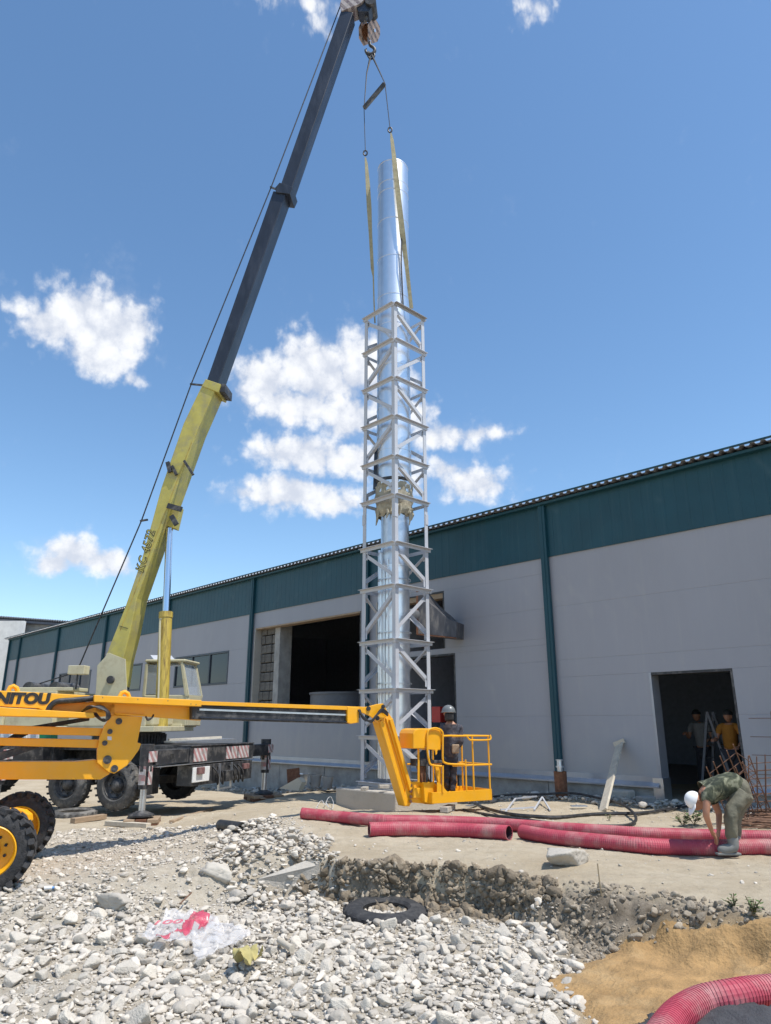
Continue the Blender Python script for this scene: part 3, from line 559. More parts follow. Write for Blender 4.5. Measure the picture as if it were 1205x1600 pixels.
# ------------------------------------------------------------------ warehouse
AN = R(43.8); WE = Vector((math.sin(AN), -math.cos(AN), 0)); WNn = Vector((-math.cos(AN), -math.sin(AN), 0)); WO = Vector((5.57, 15.3, 0)); ZU = Vector((0,0,1))
def W(s, z, o=0): return WO+WE*s+WNn*o+ZU*z          # along the wall, height, distance out from it
def wbox(mb, s0, s1, z0, z1, o0, o1): return mb.frame_box(W((s0+s1)/2, (z0+z1)/2, (o0+o1)/2), WE, WNn, ZU, abs(s1-s0)/2, abs(o1-o0)/2, abs(z1-z0)/2)
M['wf'] = mat('window_grey', (.05,.065,.08), .5)
wh = empty('warehouse', W(-15, 0), 'long grey panelled warehouse with a dark teal band under its corrugated roof edge', 'warehouse')
DP = [-41.45,-34.9,-28.35,-21.8,-15.15,-8.8,-2.3,4.2,10.7]
bays = [-43.5]+DP+[15]
rows = [.44,1.67,2.93,4.19,5.45]
OPEN = [(-15.0,-9.15,1.67,4.87),(-8.45,-5.7,3.47,5.05),(-8.45,-5.36,.44,3.32),(.02,1.73,.44,2.54),(-20.9,-16.7,2.94,4.19),(-34.15,-29.75,2.94,4.15),(-28,-24,2.94,4.15)]
def cutrect(s0, s1, z0, z1):
    ss = sorted({s0, s1}|{v for o in OPEN for v in o[:2] if s0 < v < s1}); zs_ = sorted({z0, z1}|{v for o in OPEN for v in o[2:] if z0 < v < z1}); out = []
    for i in range(len(zs_)-1):
        run = None
        for j in range(len(ss)-1):
            a, b_, c, d = ss[j], ss[j+1], zs_[i], zs_[i+1]; hole = any(o[0] < (a+b_)/2 < o[1] and o[2] < (c+d)/2 < o[3] for o in OPEN)
            if not hole:
                if run: run[1] = b_
                else: run = [a, b_, c, d]
            if hole and run: out.append(run); run = None
        if run: out.append(run)
    m2 = []
    for r in out:
        for q in m2:
            if abs(q[0]-r[0])+abs(q[1]-r[1]) < 1e-6 and abs(q[3]-r[2]) < 1e-6: q[3] = r[3]; break
        else: m2.append(r)
    return m2
for i in range(len(bays)-1):
    for j in range(4):
        for (a, b_, c, d) in cutrect(bays[i]+.006, bays[i+1]-.006, rows[j]+(.004 if j else 0), rows[j+1]-.003):
            mb = MB(); wbox(mb, a, b_, c, d, -.12, 0); mb.build('wall_panel', 'panel', wh, bevel=.006)
    # teal band: sheets with shallow vertical ribs
    a, b_ = bays[i]+.006, bays[i+1]-.006; n = max(2, int((b_-a)/.25)); pts = []
    for k in range(n):
        s0 = a+(b_-a)*k/n; w_ = (b_-a)/n; pts += [(s0, .035), (s0+w_*.90, .035), (s0+w_*.93, .031), (s0+w_*.97, .031)]
    pts.append((b_, .035)); mb = MB(); vs = [W(s, 5.43, o) for s, o in pts]+[W(s, 6.80, o) for s, o in pts]; m_ = len(pts)
    mb.add(vs, [(k, k+1, m_+k+1, m_+k) for k in range(m_-1)]); mb.add([W(a,5.43,.035),W(b_,5.43,.035),W(b_,5.43,-.1),W(a,5.43,-.1)], [(3,2,1,0)]); mb.build('fascia_sheet', 'teal', wh)
for s in DP:
    mb = MB(); wbox(mb, s-.09, s+.09, .45, 6.82, .037, .13); wbox(mb, s-.02, s+.02, .45, 6.8, .13, .145); mb.build('joint_cover', 'teal', wh, bevel=.01)
mb = MB(); wbox(mb, -43.6, -43.5, .44, 6.8, -.1, .14); mb.build('corner_trim', 'teal', wh)
for zj in rows[1:4]:
    for (a, b_, c, d) in cutrect(-43.49, 14.99, zj-.0045, zj+.0055):
        mb = MB(); wbox(mb, a+.002, b_-.002, c, d, -.08, -.005); mb.build('joint_seal', 'panel', wh)
# plinth of concrete blocks, flashing above
for (a, b_) in ((-43.5,-8.45),(-8.45,-5.36),(-5.36,.02),(1.73,15)):
    n = max(1, round((b_-a)/2.35)); L_ = (b_-a)/n
    for k in range(n):
        top = .27 if (a, b_) != (-8.45,-5.36) else .27
        mb = MB(); wbox(mb, a+k*L_+.008, a+(k+1)*L_-.008, -.9, top, -.45, -.015+.012*random.random()); mb.build('foundation_block', 'conc', wh, bevel=.012)
    mb = MB(); p = [W(a, .47, .004), W(a, .47, .02), W(a, .36, .025), W(a, .28, .085), W(a, .25, .085), W(a, .25, .075), W(a,.27,.07), W(a, .35, .004)]; mb.prism(p, WE*(b_-a)); mb.build('sill_flashing', 'flash', wh)
# door frame, jamb angles and lintels
for (a, b_, c, d) in OPEN[:4]:
    mb = MB(); wbox(mb, a, a+.05, c if c > .5 else .0, d, -.32, .012); mb.build('jamb', 'flash' if a > -1 else 'concL', wh)
    mb = MB(); wbox(mb, b_-.04, b_, c if c > .5 else .0, d, -.32, .006); mb.build('jamb', 'dark', wh)
    mb = MB(); wbox(mb, a+.05, b_-.04, d-.05, d, -.32, .004); mb.build('lintel', 'wood' if a < -9 else 'dark', wh)
mb = MB(); wbox(mb, -.12, .10, -.05, .44, -.30, .035); mb.build('jamb_plate', 'steel2', wh)
mb = MB(); wbox(mb, -8.3, -5.75, 4.86, 5.04, -.28, -.02); mb.build('header_board', 'wood', wh)
# rough shell-rock pier with its concrete column inside the big opening
for r_ in range(11):
    z0 = 1.3+r_*.33; xs = [-14.98, -14.6-.1*(r_%2), -14.3, -14.1]
    for k in range(3):
        mb = MB(); wbox(mb, xs[k]+.06+.0, xs[k+1]-.01+.05, z0+.012, z0+.315, -.75, -.22-.05*random.random()); mb.build('shell_stone', 'brickstone', wh, bevel=.03)
mb = MB(); wbox(mb, -14.03, -13.72, -.3, 5.3, -.75, -.22); mb.build('column', 'conc', wh, bevel=.01)
# windows of three panes
for (a, b_, c, d) in OPEN[4:]:
    w_ = (b_-a)/3
    fr = MB()
    for z0, z1 in ((c, c+.07), (d-.07, d)): wbox(fr, a, b_, z0, z1, -.09, .018)
    for s in (a, b_-.08): wbox(fr, s, s+.08, c+.07, d-.07, -.09, .018)
    for k in (1, 2): wbox(fr, a+w_*k-.045, a+w_*k+.045, c+.07, d-.07, -.09, .012)
    fo = fr.build('window_frame', 'wf', wh, bevel=.006)
    for k in range(3):
        mb = MB(); wbox(mb, a+w_*k+.05, a+w_*(k+1)-.05, c+.08, d-.08, -.05, -.035); mb.build('pane', 'glass', fo)
# roof sheet with a trapezoid profile that overhangs the wall
per = .2; s = -43.9; pr = []
while s < 15.2: pr += [(s, 0), (s+.07, 0), (s+.10, .042), (s+.17, .042)]; s += per
mb = MB(); m_ = len(pr)
def rf(s, h, o): return W(s, 6.86+h-o*.09, o)
vs = []
for dz in (0, -.012):
    for o in (.32, -14.0): vs += [rf(s, h+dz, o) for s, h in pr]
mb.add(vs, [(k, m_+k, m_+k+1, k+1) for k in range(m_-1)]+[(2*m_+k, 2*m_+k+1, 3*m_+k+1, 3*m_+k) for k in range(m_-1)]+[(k, k+1, 2*m_+k+1, 2*m_+k) for k in range(m_-1)])
fixn(mb.build('roof_sheet', 'flash', wh))
mb = MB(); wbox(mb, -43.9, 15.2, 6.872, 6.90, .30, .36); mb.build('edge_trim', 'teal', wh)
mb = MB(); wbox(mb, -43.6, 15, 6.74, 6.80, .036, .20); mb.build('eaves_purlin', 'teal', wh)
mb = MB(); wbox(mb, -43.5, 15, -.2, -.02, -14, -.46); mb.build('floor', 'insidefloor', wh)
mb = MB(); wbox(mb, -43.5, 15, -.5, 8.3, -14.1, -14); wbox(mb, -43.6, -43.5, -.2, 6.85, -14, -.13); wbox(mb, 14.9, 15, -.2, 6.85, -14, -.13); mb.build('back_wall', 'inside', wh)
for s in (-28, -8.7, 4): mb = MB(); wbox(mb, s-.1, s+.1, -.02, 6.6, -13.9, -.5); mb.build('partition', 'inside', wh)
# dust smears brushed on the panels are in the panel material
# tank and hood beside the openings
tk = empty('storage_tank', W(-11.6, 0, -2.3), 'round galvanised tank inside the big wall opening, its top rim just above the sill', 'tank')
c = W(-11.9, 0, -1.7); MB().lathe(c, (0,0,1), [(0,1.15),(2.45,1.15),(2.45,1.19),(2.52,1.19),(2.52,1.12),(2.46,1.1),(2.46,0)], 40).build('tank_shell', 'dullalu', tk)
MB().lathe(c, (0,0,1), [(1.5,1.151),(1.5,1.17),(1.55,1.17),(1.55,1.151)], 40).build('hoop', 'dullalu', tk)
P3 = lambda px, py, Y: atY(px, py, Y)
hd = empty('duct_hood', P3(680, 995, 18.7), 'smoke-stained sheet metal hood with a sloping top beside the upper wall opening', 'duct hood')
pg = [P3(a, b_, 18.4) for a, b_ in ((651,918),(672,942),(700,966),(714,972),(713,996),(651,990))]
MB().prism(pg, (.35,.75,0)).build('hood_shell', 'sheet', hd, bevel=.01)
MB().beam(P3(652,918,18.38), P3(652,992,18.38), .05, .04, (0,1,0)).build('hood_edge', 'rust', hd); MB().beam(P3(651,991,18.37), P3(713,997,18.37), .04, .03).build('hood_edge', 'rust', hd)
mb = MB(); mb.tube([P3(650,960,18.6), P3(636,962,17.9)], .16, 20); mb.build('duct', 'steel2', hd)
# ------------------------------------------------------------------ lime-washed building beyond
lb = empty('limewashed_building', (-28, 50, 0), 'white lime-washed building with a wavy slate roof beyond the far end of the warehouse', 'building')
def L(px, py, Y=49): return atY(px, py, Y)
A_ = L(-60, 970); Bq = L(38, 970)
zt = A_.z; mb = MB(); mb.box(((A_.x-12+Bq.x)/2, 49.15, zt/2-.5), (Bq.x-A_.x+12, .3, zt+1.0)); mb.build('white_wall', 'limewash', lb)
Cq = L(36, 985, 50.2); Dq = L(130, 985, 50.2); nrow = 5
for r_ in range(9):
    for k in range(12):
        w_ = (Dq.x+3-Cq.x)/12; mb = MB(); x0 = Cq.x+k*w_+(.3 if r_ % 2 else 0); mb.box((x0, 50.4+.05*random.random(), Cq.z-.2-r_*.38), (w_-.04, .3, .34)); mb.build('rubble_stone', 'limewash' if random.random() < .55 else 'brickstone', lb, bevel=.04)
mb = MB(); e0 = L(-90, 957, 48.6); e1 = L(122, 972, 50.0); n = 110; vs = []
for k in range(n+1):
    p = e0.lerp(e1, k/n); h = .07*math.sin(k*math.pi*.5*2); h = .07*(1 if k % 2 else -1)
    vs += [p+Vector((0,0,h)), p+Vector((0,9,h-.6)), p+Vector((0,0,h-.05))]
mb.add(vs, [(3*k, 3*k+1, 3*k+4, 3*k+3) for k in range(n)]+[(3*k+2, 3*k, 3*k+3, 3*k+5) for k in range(n)]); mb.build('slate_sheet', 'slate', lb)
mb = MB(); mb.beam(e0-Vector((0,-.3,.22)), e1-Vector((0,-.3,.22)), .4, .16); mb.build('eaves_board', 'slate', lb)
mb = MB(); mb.beam(e0-Vector((0,-.7,.62)), e1-Vector((0,-.7,.62)), .3, .6); mb.build('cornice', 'conc', lb)

# ------------------------------------------------------------------ lattice tower
TC = Vector((.25, 17.3, 0)); TW = .60; C4 = [TC-WE*0, ]
e1_, e2_ = WE, -WNn                       # tower square aligned with the warehouse
def tcor(a, b_, z): return TC+WE*a*TW+WNn*b_*TW+ZU*z
# nearest corner: +WE and +WNn
CORN = {'front': (1,1), 'left': (-1,1), 'right': (1,-1), 'back': (-1,-1)}
tw = empty('lattice_tower', TC+ZU*.2, 'tall light grey square lattice tower of angle iron standing on a concrete block', 'lattice tower')
LV = [.24,1.24,2.28,3.40,4.68,5.72,6.93,7.95,9.04,10.12,11.24,12.33]
TW = .585
for nme, (a, b_) in CORN.items():
    mb = MB(); lsec(mb, tcor(a, b_, .15), tcor(a, b_, 12.36), .11, .012, WE*-a, WNn*-b_); fixn(mb.build('leg', 'prim', tw))
    mb = MB(); lsec(mb, tcor(a*1.02, b_*1.02, 6.35), tcor(a*1.02, b_*1.02, 6.62), .10, .012, WE*-a, WNn*-b_); fixn(mb.build('splice_plate', 'prim', tw))
faces = [('front','left'),('front','right'),('right','back'),('left','back')]
for (n0, n1) in faces:
    a0, a1 = CORN[n0], CORN[n1]
    out = (WNn if a0[1] == a1[1] == 1 else -WNn if a0[1] == a1[1] == -1 else WE if a0[0] == 1 else -WE)
    for i, z in enumerate(LV):
        p0 = tcor(*a0, z)+out*.012; p1 = tcor(*a1, z)+out*.012; d = (p1-p0).normalized(); ext = .06 if i < 6 else .03
        top = (n0, n1) == ('front','right') and i == len(LV)-1
        mb = MB(); lsec(mb, p0-d*.0, p1+d*ext, .088, .010, out, -ZU)
        fixn(mb.build('ring_beam', 'rail' if top else 'prim', tw))
    for i in range(len(LV)-1):
        if i == 5: continue
        z0, z1 = LV[i], LV[i+1]; tl = (i % 2 == 0)
        # left edge / right edge as seen from the camera
        le, ri = (a1, a0) if (n0, n1) == ('front','left') else (a0, a1) if (n0, n1) == ('front','right') else (a1, a0) if (n0, n1) == ('right','back') else (a0, a1)
        if n1 == 'back': tl = not tl
        zs_ = (z1-.16, z0+.12) if tl else (z0+.12, z1-.16)
        p0 = tcor(*le, zs_[0])-out*.02; p1 = tcor(*ri, zs_[1])-out*.02; d = (p1-p0).normalized(); p0 += d*.07; p1 -= d*.07
        mb = MB(); lsec(mb, p0, p1, .088, .009, -out, d.cross(out).normalized()*(1 if d.cross(out).z > 0 else -1)); fixn(mb.build('diagonal_brace', 'prim', tw))
        for q, e_ in ((p0, le), (p1, ri)):
            hz = ((tcor(*ri, 0)-tcor(*le, 0)).normalized())*(1 if q is p0 else -1)
            MB().frame_box(q+hz*.03-out*.004+d*.0, hz, out, ZU, .075, .004, .10).build('gusset_plate', 'prim', tw)
MB().frame_box(TC+ZU*.12, WE, WNn, ZU, TW+.06, TW+.06, .02).build('base_plate', 'steel2', tw)
for a, b_ in CORN.values(): MB().frame_box(tcor(a*.9, b_*.9, .05), WE, WNn, ZU, .09, .09, .06).build('packing_block', 'concL', tw)

# ------------------------------------------------------------------ chimney in the tower
ch = empty('steel_chimney', TC+ZU*.3, 'polished stainless steel chimney rising through the lattice tower, joint wrapped in canvas', 'chimney')
CC = TC+Vector((-.03, 0, 0)); top = 17.42; z = 7.15; k = 0; edges = [7.15,8.3,9.5,10.75,12.0,12.9,14.15,15.4,16.4,16.72,17.42]
for a, b_ in zip(edges[:-1], edges[1:]):
    r = .45 if a > 8 else .455
    MB().lathe(CC, (0,0,1), [(a+.006, r),(b_-.012, r),(b_-.010, r+.008),(b_+.012, r+.008),(b_+.014, r)], 56).build('chimney_section', 'steel', ch)
MB().lathe(CC, (0,0,1), [(top, .452),(top+.03, .45),(top+.03, .41),(top-.8, .41)], 48).build('rim', 'steel', ch)
for (a, b_) in ((.3,1.5),(1.5,2.75),(2.75,4.0),(4.0,5.25),(5.25,6.75)):
    r = .355; MB().lathe(CC+Vector((.02,0,0)), (0,0,1), [(a+.005, r),(b_-.012, r),(b_-.01, r+.009),(b_+.012, r+.009),(b_+.014, r)], 48).build('flue_section', 'steel' if a < 4.5 else 'steel2', ch)
for (dx, dy, r, z0, z1) in ((-.33,-.12,.035,.3,5.6),(-.36,.05,.05,.3,5.7),(-.25,-.26,.022,.3,5.2),(.33,-.08,.03,.3,4.8),(-.16,-.33,.018,.5,5.4),(.28,.2,.045,.3,4.6)):
    MB().cyl(CC+Vector((dx,dy,z0)), CC+Vector((dx,dy,z1)), r, n=12).build('drain_pipe', 'steel' if dx < 0 else 'steel2', ch)
for z in (1.1,2.4,3.6,4.9): MB().lathe(CC, (0,0,1), [(z,.40),(z,.415),(z+.03,.415),(z+.03,.40),(z,.40)], 32).build('clamp_ring', 'steel2', ch)
bm_ = MB(); rngc = random.Random(3); prof = []; n = 36; rowsz = [6.55,6.62,6.72,6.85,6.98,7.08,7.2,7.33,7.42]; rr = [.38,.44,.465,.45,.47,.48,.465,.475,.455]
vs = [CC+Vector((math.cos(2*math.pi*k/n)*(r+.035*math.sin(k*1.9+i*2.2)+.02*rngc.uniform(-1,1)), math.sin(2*math.pi*k/n)*(r+.035*math.sin(k*1.9+i*2.2)+.02*rngc.uniform(-1,1)), z+.03*math.sin(k*1.1+i))) for i, (z, r) in enumerate(zip(rowsz, rr)) for k in range(n)]
bm_.add(vs, [(i*n+k, i*n+(k+1)%n, (i+1)*n+(k+1)%n, (i+1)*n+k) for i in range(8) for k in range(n)], True); bm_.build('canvas_wrap', 'tarp', ch)
for k in range(9):
    a = k*.72; p = CC+Vector((math.cos(a)*.46, math.sin(a)*.46, 6.62+.08*math.sin(k*3))); MB().tube([p+Vector((0,0,.1)), p+Vector((.02,-.01,0)), p+Vector((-.02,0,-.14-.06*(k%3)))], [.03,.04,.012], 8).build('canvas_fold', 'tarp', ch)
MB().lathe(CC, (0,0,1), [(7.44,.455),(7.46,.475),(7.52,.475),(7.53,.455)], 40).build('joint_gasket', 'dark', ch)
q = [P3(585,700,17.2), P3(594,690,17.2), P3(595,762,17.2), P3(583,765,17.2)]; MB().prism(q, (0,.03,0)).build('hanging_tarp', 'darkblue', ch)

# crane slings
hb = empty('crane_hook_block', P3(578,45,17.3), 'rusty striped pulley block with its steel hook hanging from the crane ropes', 'hook block')
st_r = stripes('hook_stripes', (0,.25,1), (.42,.30,.25), (.10,.07,.075), 5.2); HBC = P3(577,50,17.3)
hx = Vector((.8,-.5,-.33)).normalized()
for sgn in (-1, 1):
    c = HBC+hx*.17*sgn; a, u = perp(hx)
    pg = [c+a*x+u*y for x, y in ((-.19,.33),(.15,.36),(.29,.19),(.31,-.07),(.16,-.33),(-.12,-.36),(-.29,-.14),(-.31,.12))]
    MB().prism(pg, hx*.025*sgn).build('cheek_plate', st_r, hb, bevel=.008)
for k in (-.08, 0, .08): MB().lathe(HBC+hx*k, hx, [(-.03,.25),(-.012,.20),(.012,.20),(.03,.25),(.03,.05),(-.03,.05),(-.03,.25)], 28).build('sheave', 'rust', hb)
MB().cyl(HBC-hx*.24, HBC+hx*.24, .05, n=14).build('axle', 'steel2', hb); MB().cyl(HBC+Vector((0,0,-.22)), HBC+Vector((.02,0,-.45)), .075, .055, 14).build('swivel', 'steel2', hb)
hk = HBC+Vector((.02,0,-.45)); pts = [hk, hk+Vector((.02,0,-.12)), hk+Vector((.13,0,-.22)), hk+Vector((.16,0,-.36)), hk+Vector((.06,0,-.48)), hk+Vector((-.08,0,-.45)), hk+Vector((-.13,0,-.33)), hk+Vector((-.10,0,-.25))]
MB().tube(smooth_path(pts, 5), [.05]*12+[.055]*14+[.04]*6+[.02]*4, 10).build('hook', 'dark', hb)
JP = hk+Vector((.05,0,-.46))
SP0, SP1 = P3(601,131,17.1), P3(569,169,17.3)
sl_ = empty('lifting_sling', JP, 'two-legged steel rope sling with shackles spreading from the crane hook', 'sling')
CL, CR = P3(571,236,17.45), P3(609.5,200,17.1)
MB().tube([JP, P3(573,115,17.3), SP1+Vector((-.0,0,0)), CL], [.04,.02,.013,.012], 6).build('rope_leg', 'cable', sl_); MB().tube([JP, SP1.lerp(SP0,1.02), CR], [.035,.014,.012], 6).build('rope_leg', 'cable', sl_)
for c in (CL, CR):
    MB().tube(smooth_path([c+Vector((-.04,0,0)), c+Vector((-.055,0,-.11)), c+Vector((0,0,-.17)), c+Vector((.055,0,-.11)), c+Vector((.04,0,0)), c+Vector((-.04,0,0))], 4), .022, 8).build('shackle', 'cable', sl_)
MB().tube(smooth_path([JP+Vector((-.08,0,.08)), JP+Vector((-.1,0,-.1)), JP+Vector((0,0,-.22)), JP+Vector((.1,0,-.1)), JP+Vector((.08,0,.08))], 4), .03, 8).build('link', 'cable', sl_)
tag(MB().beam(SP0, SP1, .11, .11, (0,1,0)).build('spreader_timber', 'dark', bevel=.01), 'short timber spreader bar held between the two sling ropes under the hook', 'spreader bar')
def webbing(pts, wid, name, label, m='strap'):
    mb = MB(); P = [Vector(p) for p in pts]; n = len(P); vs = []
    for i, (p, w_) in enumerate(zip(P, wid)):
        tw_ = .5+.9*i; d = (P[min(i+1,n-1)]-P[max(i-1,0)]).normalized(); a, u = perp(d, (0,-1,0)); ax = (a*math.cos(.25*math.sin(tw_))+u*math.sin(.25*math.sin(tw_)))
        nn = d.cross(ax).normalized()*.006; vs += [p-ax*w_-nn, p+ax*w_-nn, p+ax*w_+nn, p-ax*w_+nn]
    mb.add(vs, [(4*i+k, 4*i+(k+1)%4, 4*i+4+(k+1)%4, 4*i+4+k) for i in range(n-1) for k in range(4)]+[(3,2,1,0),(4*n-4,4*n-3,4*n-2,4*n-1)]); o = fixn(mb.build(name, m)); return tag(o, label, 'lifting strap')
webbing([P3(571,246,17.3),P3(572.5,256,17.3),P3(575,290,17.25),P3(577,325,17.2),P3(579,365,17.2),P3(582,420,17.2),P3(583.5,432,17.2),P3(584.5,470,17.2),P3(586,505,17.3)], [.02,.045,.065,.07,.05,.045,.02,.018,.02], 'webbing_strap', 'worn yellow webbing strap hanging clear of the chimney to the upper ring of the tower')
webbing([P3(611,208,16.8),P3(612.5,218,16.8),P3(617,255,16.75),P3(624,320,16.75),P3(629,365,16.75),P3(631,380,16.8),P3(636,420,16.8),P3(643,482,16.9)], [.02,.05,.07,.075,.08,.07,.055,.05], 'webbing_strap', 'frayed yellow webbing strap crossing the front of the polished chimney')
webbing([P3(628,365,16.78),P3(627,410,16.8),P3(630,480,16.9)], [.02,.018,.018], 'webbing_strap', 'thin dark strap end hanging down the chimney beside the frayed strap', 'cable')
tick('a3')
# ------------------------------------------------------------------ mobile crane
UT = Vector((-.951,.309,0)); VT = Vector((.309,.951,0))           # truck: forward, away from the camera
RO = Vector((-4.65,14.5,0)); ZG = -.32                            # near rear outrigger, ground level there
def T(u, v, z): return RO+UT*u+VT*v+ZU*z                           # u forward of the rear outrigger line, v away from the near outrigger
cr = empty('mobile_crane', T(2.5,3,ZG), 'dusty yellow telescopic truck crane standing on outriggers with its black boom raised', 'crane')
def tb(mb, u0, u1, v0, v1, z0, z1): return mb.frame_box(T((u0+u1)/2,(v0+v1)/2,(z0+z1)/2), UT, VT, ZU, abs(u1-u0)/2, abs(v1-v0)/2, abs(z1-z0)/2)
def tpart(name, m, u0, u1, v0, v1, z0, z1, bevel=.01, parent=None): mb = MB(); tb(mb, u0, u1, v0, v1, z0, z1); return mb.build(name, m, parent or cr, bevel=bevel)
tpart('chassis_rail', 'dark', .2, 9.5, 2.0, 2.25, .62, .92); tpart('chassis_rail', 'dark', .2, 9.5, 3.0, 3.25, .62, .92)
tpart('deck', 'dark', .1, 8.3, 1.45, 3.8, .93, 1.05)
WH = [(1.65,.18),(2.95,.15),(7.2,.15)]
# rear bogie, near side then far side: each wheel carries its own parts
for (u, dz) in WH:
    for v, dim in ((1.40+.0, 'tyre'), (3.65, 'tyredark')):
        c = T(u, v, ZG+.55+(.03 if v > 3 else 0)); w = MB().lathe(c, -VT, [(-.16,.0),(-.16,.26),(.02,.26),(.05,.0)], 20).build('wheel', 'dark', cr);
        # tyre, tread and rim as sub-parts of the wheel
        r = .52; wd = .30; ax = -VT if v < 3 else VT; ring = MB().lathe(c, ax, [(-wd/2,.30),(-wd/2,r-.12),(-wd/2+.05,r-.03),(-wd/4,r),(wd/4,r),(wd/2-.05,r-.03),(wd/2,r-.12),(wd/2,.32),(wd/2-.03,.29),(-wd/2,.30)], 44)
        s_, u_ = perp(ax)
        for k in range(44):
            a = 2*math.pi*k/44; rd = s_*math.cos(a)+u_*math.sin(a); tg = rd.cross(ax).normalized(); ring.frame_box(c+rd*(r-.003)+ax*(.07 if k%2 else -.07), rd, tg, ax, .008, .022, .07)
        ring.build('tyre', dim, w)
        rim = MB().lathe(c, ax, [(wd/2-.04,.305),(wd/2-.02,.275),(wd/2-.10,.25),(wd/2-.14,.16),(wd/2-.06,.135),(wd/2-.02,.10),(wd/2+.0,.04),(wd/2+.0,0)], 30)
        for k in range(8):
            a = 2*math.pi*k/8; q = c+(s_*math.cos(a)+u_*math.sin(a))*.205+ax*(wd/2-.13); rim.cyl(q, q+ax*.05, .02, n=6)
        rim.build('rim', 'dark', w)
tpart('axle', 'dark', 1.55, 1.75, 1.5, 3.6, .15, .33); tpart('axle', 'dark', 2.85, 3.05, 1.5, 3.6, .15, .33)
tpart('mud_flap', 'tyredark', .88, .93, 1.2, 1.75, .05, .75)
tpart('frame_box', 'dark', 3.8, 6.2, 1.5, 2.0, .35, .92); tpart('tool_locker', 'dark', 3.6, 4.7, 1.32, 1.75, .62, 1.05)
MB().tube([T(4.9,1.7,.42), T(6.1,1.7,.42)], .30, 24).build('fuel_tank', 'dark', cr)
# outrigger crossbeams: white and red warning boards on the rear one
st_w = stripes('warning_stripes', (.25,.7,.55), (.62,.58,.57), (.45,.20,.20), 8.5)
for u in (0, 3.55):
    tpart('outrigger_box', 'dark', u-.17, u+.17, 1.25, 4.0, .70, 1.03)
    tpart('outrigger_beam', 'dark', u-.13, u+.13, .12, 1.3, .73, 1.0); tpart('outrigger_beam', 'dark', u-.13, u+.13, 4.0, 5.0, .73, 1.0)
    for v in (.0, 5.0):
        s_ = -1 if v < 1 else 1; l_ = MB().cyl(T(u,v,.62), T(u,v,1.12), .13, n=18).cyl(T(u,v,.30), T(u,v,.62), .105, n=18).build('outrigger_leg', 'dark', cr)
        g = gz(*T(u,v,0).xy); MB().cyl(T(u,v,g+.16), T(u,v,.32), .062, n=16).build('jack_rod', 'steel2', l_); MB().lathe(T(u,v,g), (0,0,1), [(.14,0),(.14,.24),(.17,.24),(.24,.08),(.24,0)], 24).build('jack_foot', 'dark', l_)
        MB().frame_box(T(u,v,.55)-VT*.115-UT*.02, UT, VT, ZU, .07, .008, .17).build('stripe_board', st_w, l_)
        MB().frame_box(T(u,v,.55)-UT*.118, UT, VT, ZU, .006, .06, .17).build('stripe_board', st_w, l_)
        MB().frame_box(T(u,v,.89)-UT*.145, UT, VT, ZU, .008, .13, .10).build('stripe_board', st_w, l_)
for v in (1.62, 2.95, 3.5): MB().frame_box(T(0,v,.865)-UT*.182, UT, VT, ZU, .008, .26 if v < 2 else .25, .135).build('warning_board', st_w, cr)
tpart('slot', 'black', -.134, -.1, .60, .72, .82, .92, 0)
tpart('beam_flange', 'steel2', -.20, .20, .1, 4.02, .685, .70); tpart('beam_flange', 'dark', -.19, .19, 1.25, 4.02, 1.035, 1.06)
# tail lamps, plates and hooks under the rear beam
tpart('lamp_plate', 'white', -.24, -.21, 1.30, 1.95, .32, .62); tpart('tail_lamp', 'redw', -.30, -.24, 1.42, 1.66, .48, .62); tpart('tail_lamp', 'redw', -.30, -.24, 3.35, 3.62, .48, .60)
tpart('bumper_plate', 'dark', -.21, .15, 1.3, 3.9, .25, .66); tpart('tow_hitch', 'dark', -.36, -.21, 2.45, 2.75, .28, .5)
for v in (2.1,2.3,2.8,3.0,3.2): MB().tube(smooth_path([T(-.22,v,.6), T(-.33,v+.05,.45), T(-.3,v+.12,.22), T(-.24,v+.16,.35)], 4), .022, 6).build('air_hose', 'cable', cr)
tpart('step_bar', 'steel2', -.34, -.30, 2.20, 2.24, .10, .66, 0); tpart('step_bar', 'steel2', -.34, -.30, 2.72, 2.76, .12, .66, 0); tpart('step_bar', 'steel2', -.34, -.30, 2.24, 2.72, .12, .15, 0)
# slewing ring
SC = Vector((-6.0,17.4,0)); MB().lathe(SC, (0,0,1), [(1.06,.0),(1.06,.78),(1.30,.78),(1.30,.70),(1.31,.70),(1.31,0)], 48).build('slewing_ring', 'dark', cr)
rt = MB()
for k in range(60): a = 2*math.pi*k/60; rt.frame_box(SC+Vector((math.cos(a)*.79, math.sin(a)*.79, 1.18)), (math.cos(a),math.sin(a),0), (-math.sin(a),math.cos(a),0), ZU, .02, .022, .09)
rt.build('ring_teeth', 'dark', cr)
# superstructure, turned so that the boom points over the rear
NB = Vector((.104,.9945,0)); UB = Vector((.9945,-.104,0)); F0 = Vector((-6.6,17.4,0))
def Bp(px, py, off): return onplane(px, py, F0+NB*off, NB)
def S_(u, v, z): return SC+UB*u+NB*v+ZU*z
def sb(name, m, u0, u1, v0, v1, z0, z1, bevel=.015, parent=None): return MB().frame_box(S_((u0+u1)/2,(v0+v1)/2,(z0+z1)/2), UB, NB, ZU, abs(u1-u0)/2, abs(v1-v0)/2, abs(z1-z0)/2).build(name, m, parent or cr, bevel=bevel)
sb('turntable_deck', 'ccab', -2.6, 1.05, -1.15, 1.25, 1.33, 1.45)
sb('side_plate', 'ccab', -.95, .10, -1.16, -1.10, 1.45, 1.98); sb('side_plate', 'ccab', .28, .82, -1.12, -1.06, 1.45, 1.72); sb('engine_housing', 'ccab', -2.5, -1.35, -1.1, 1.2, 1.45, 2.22)
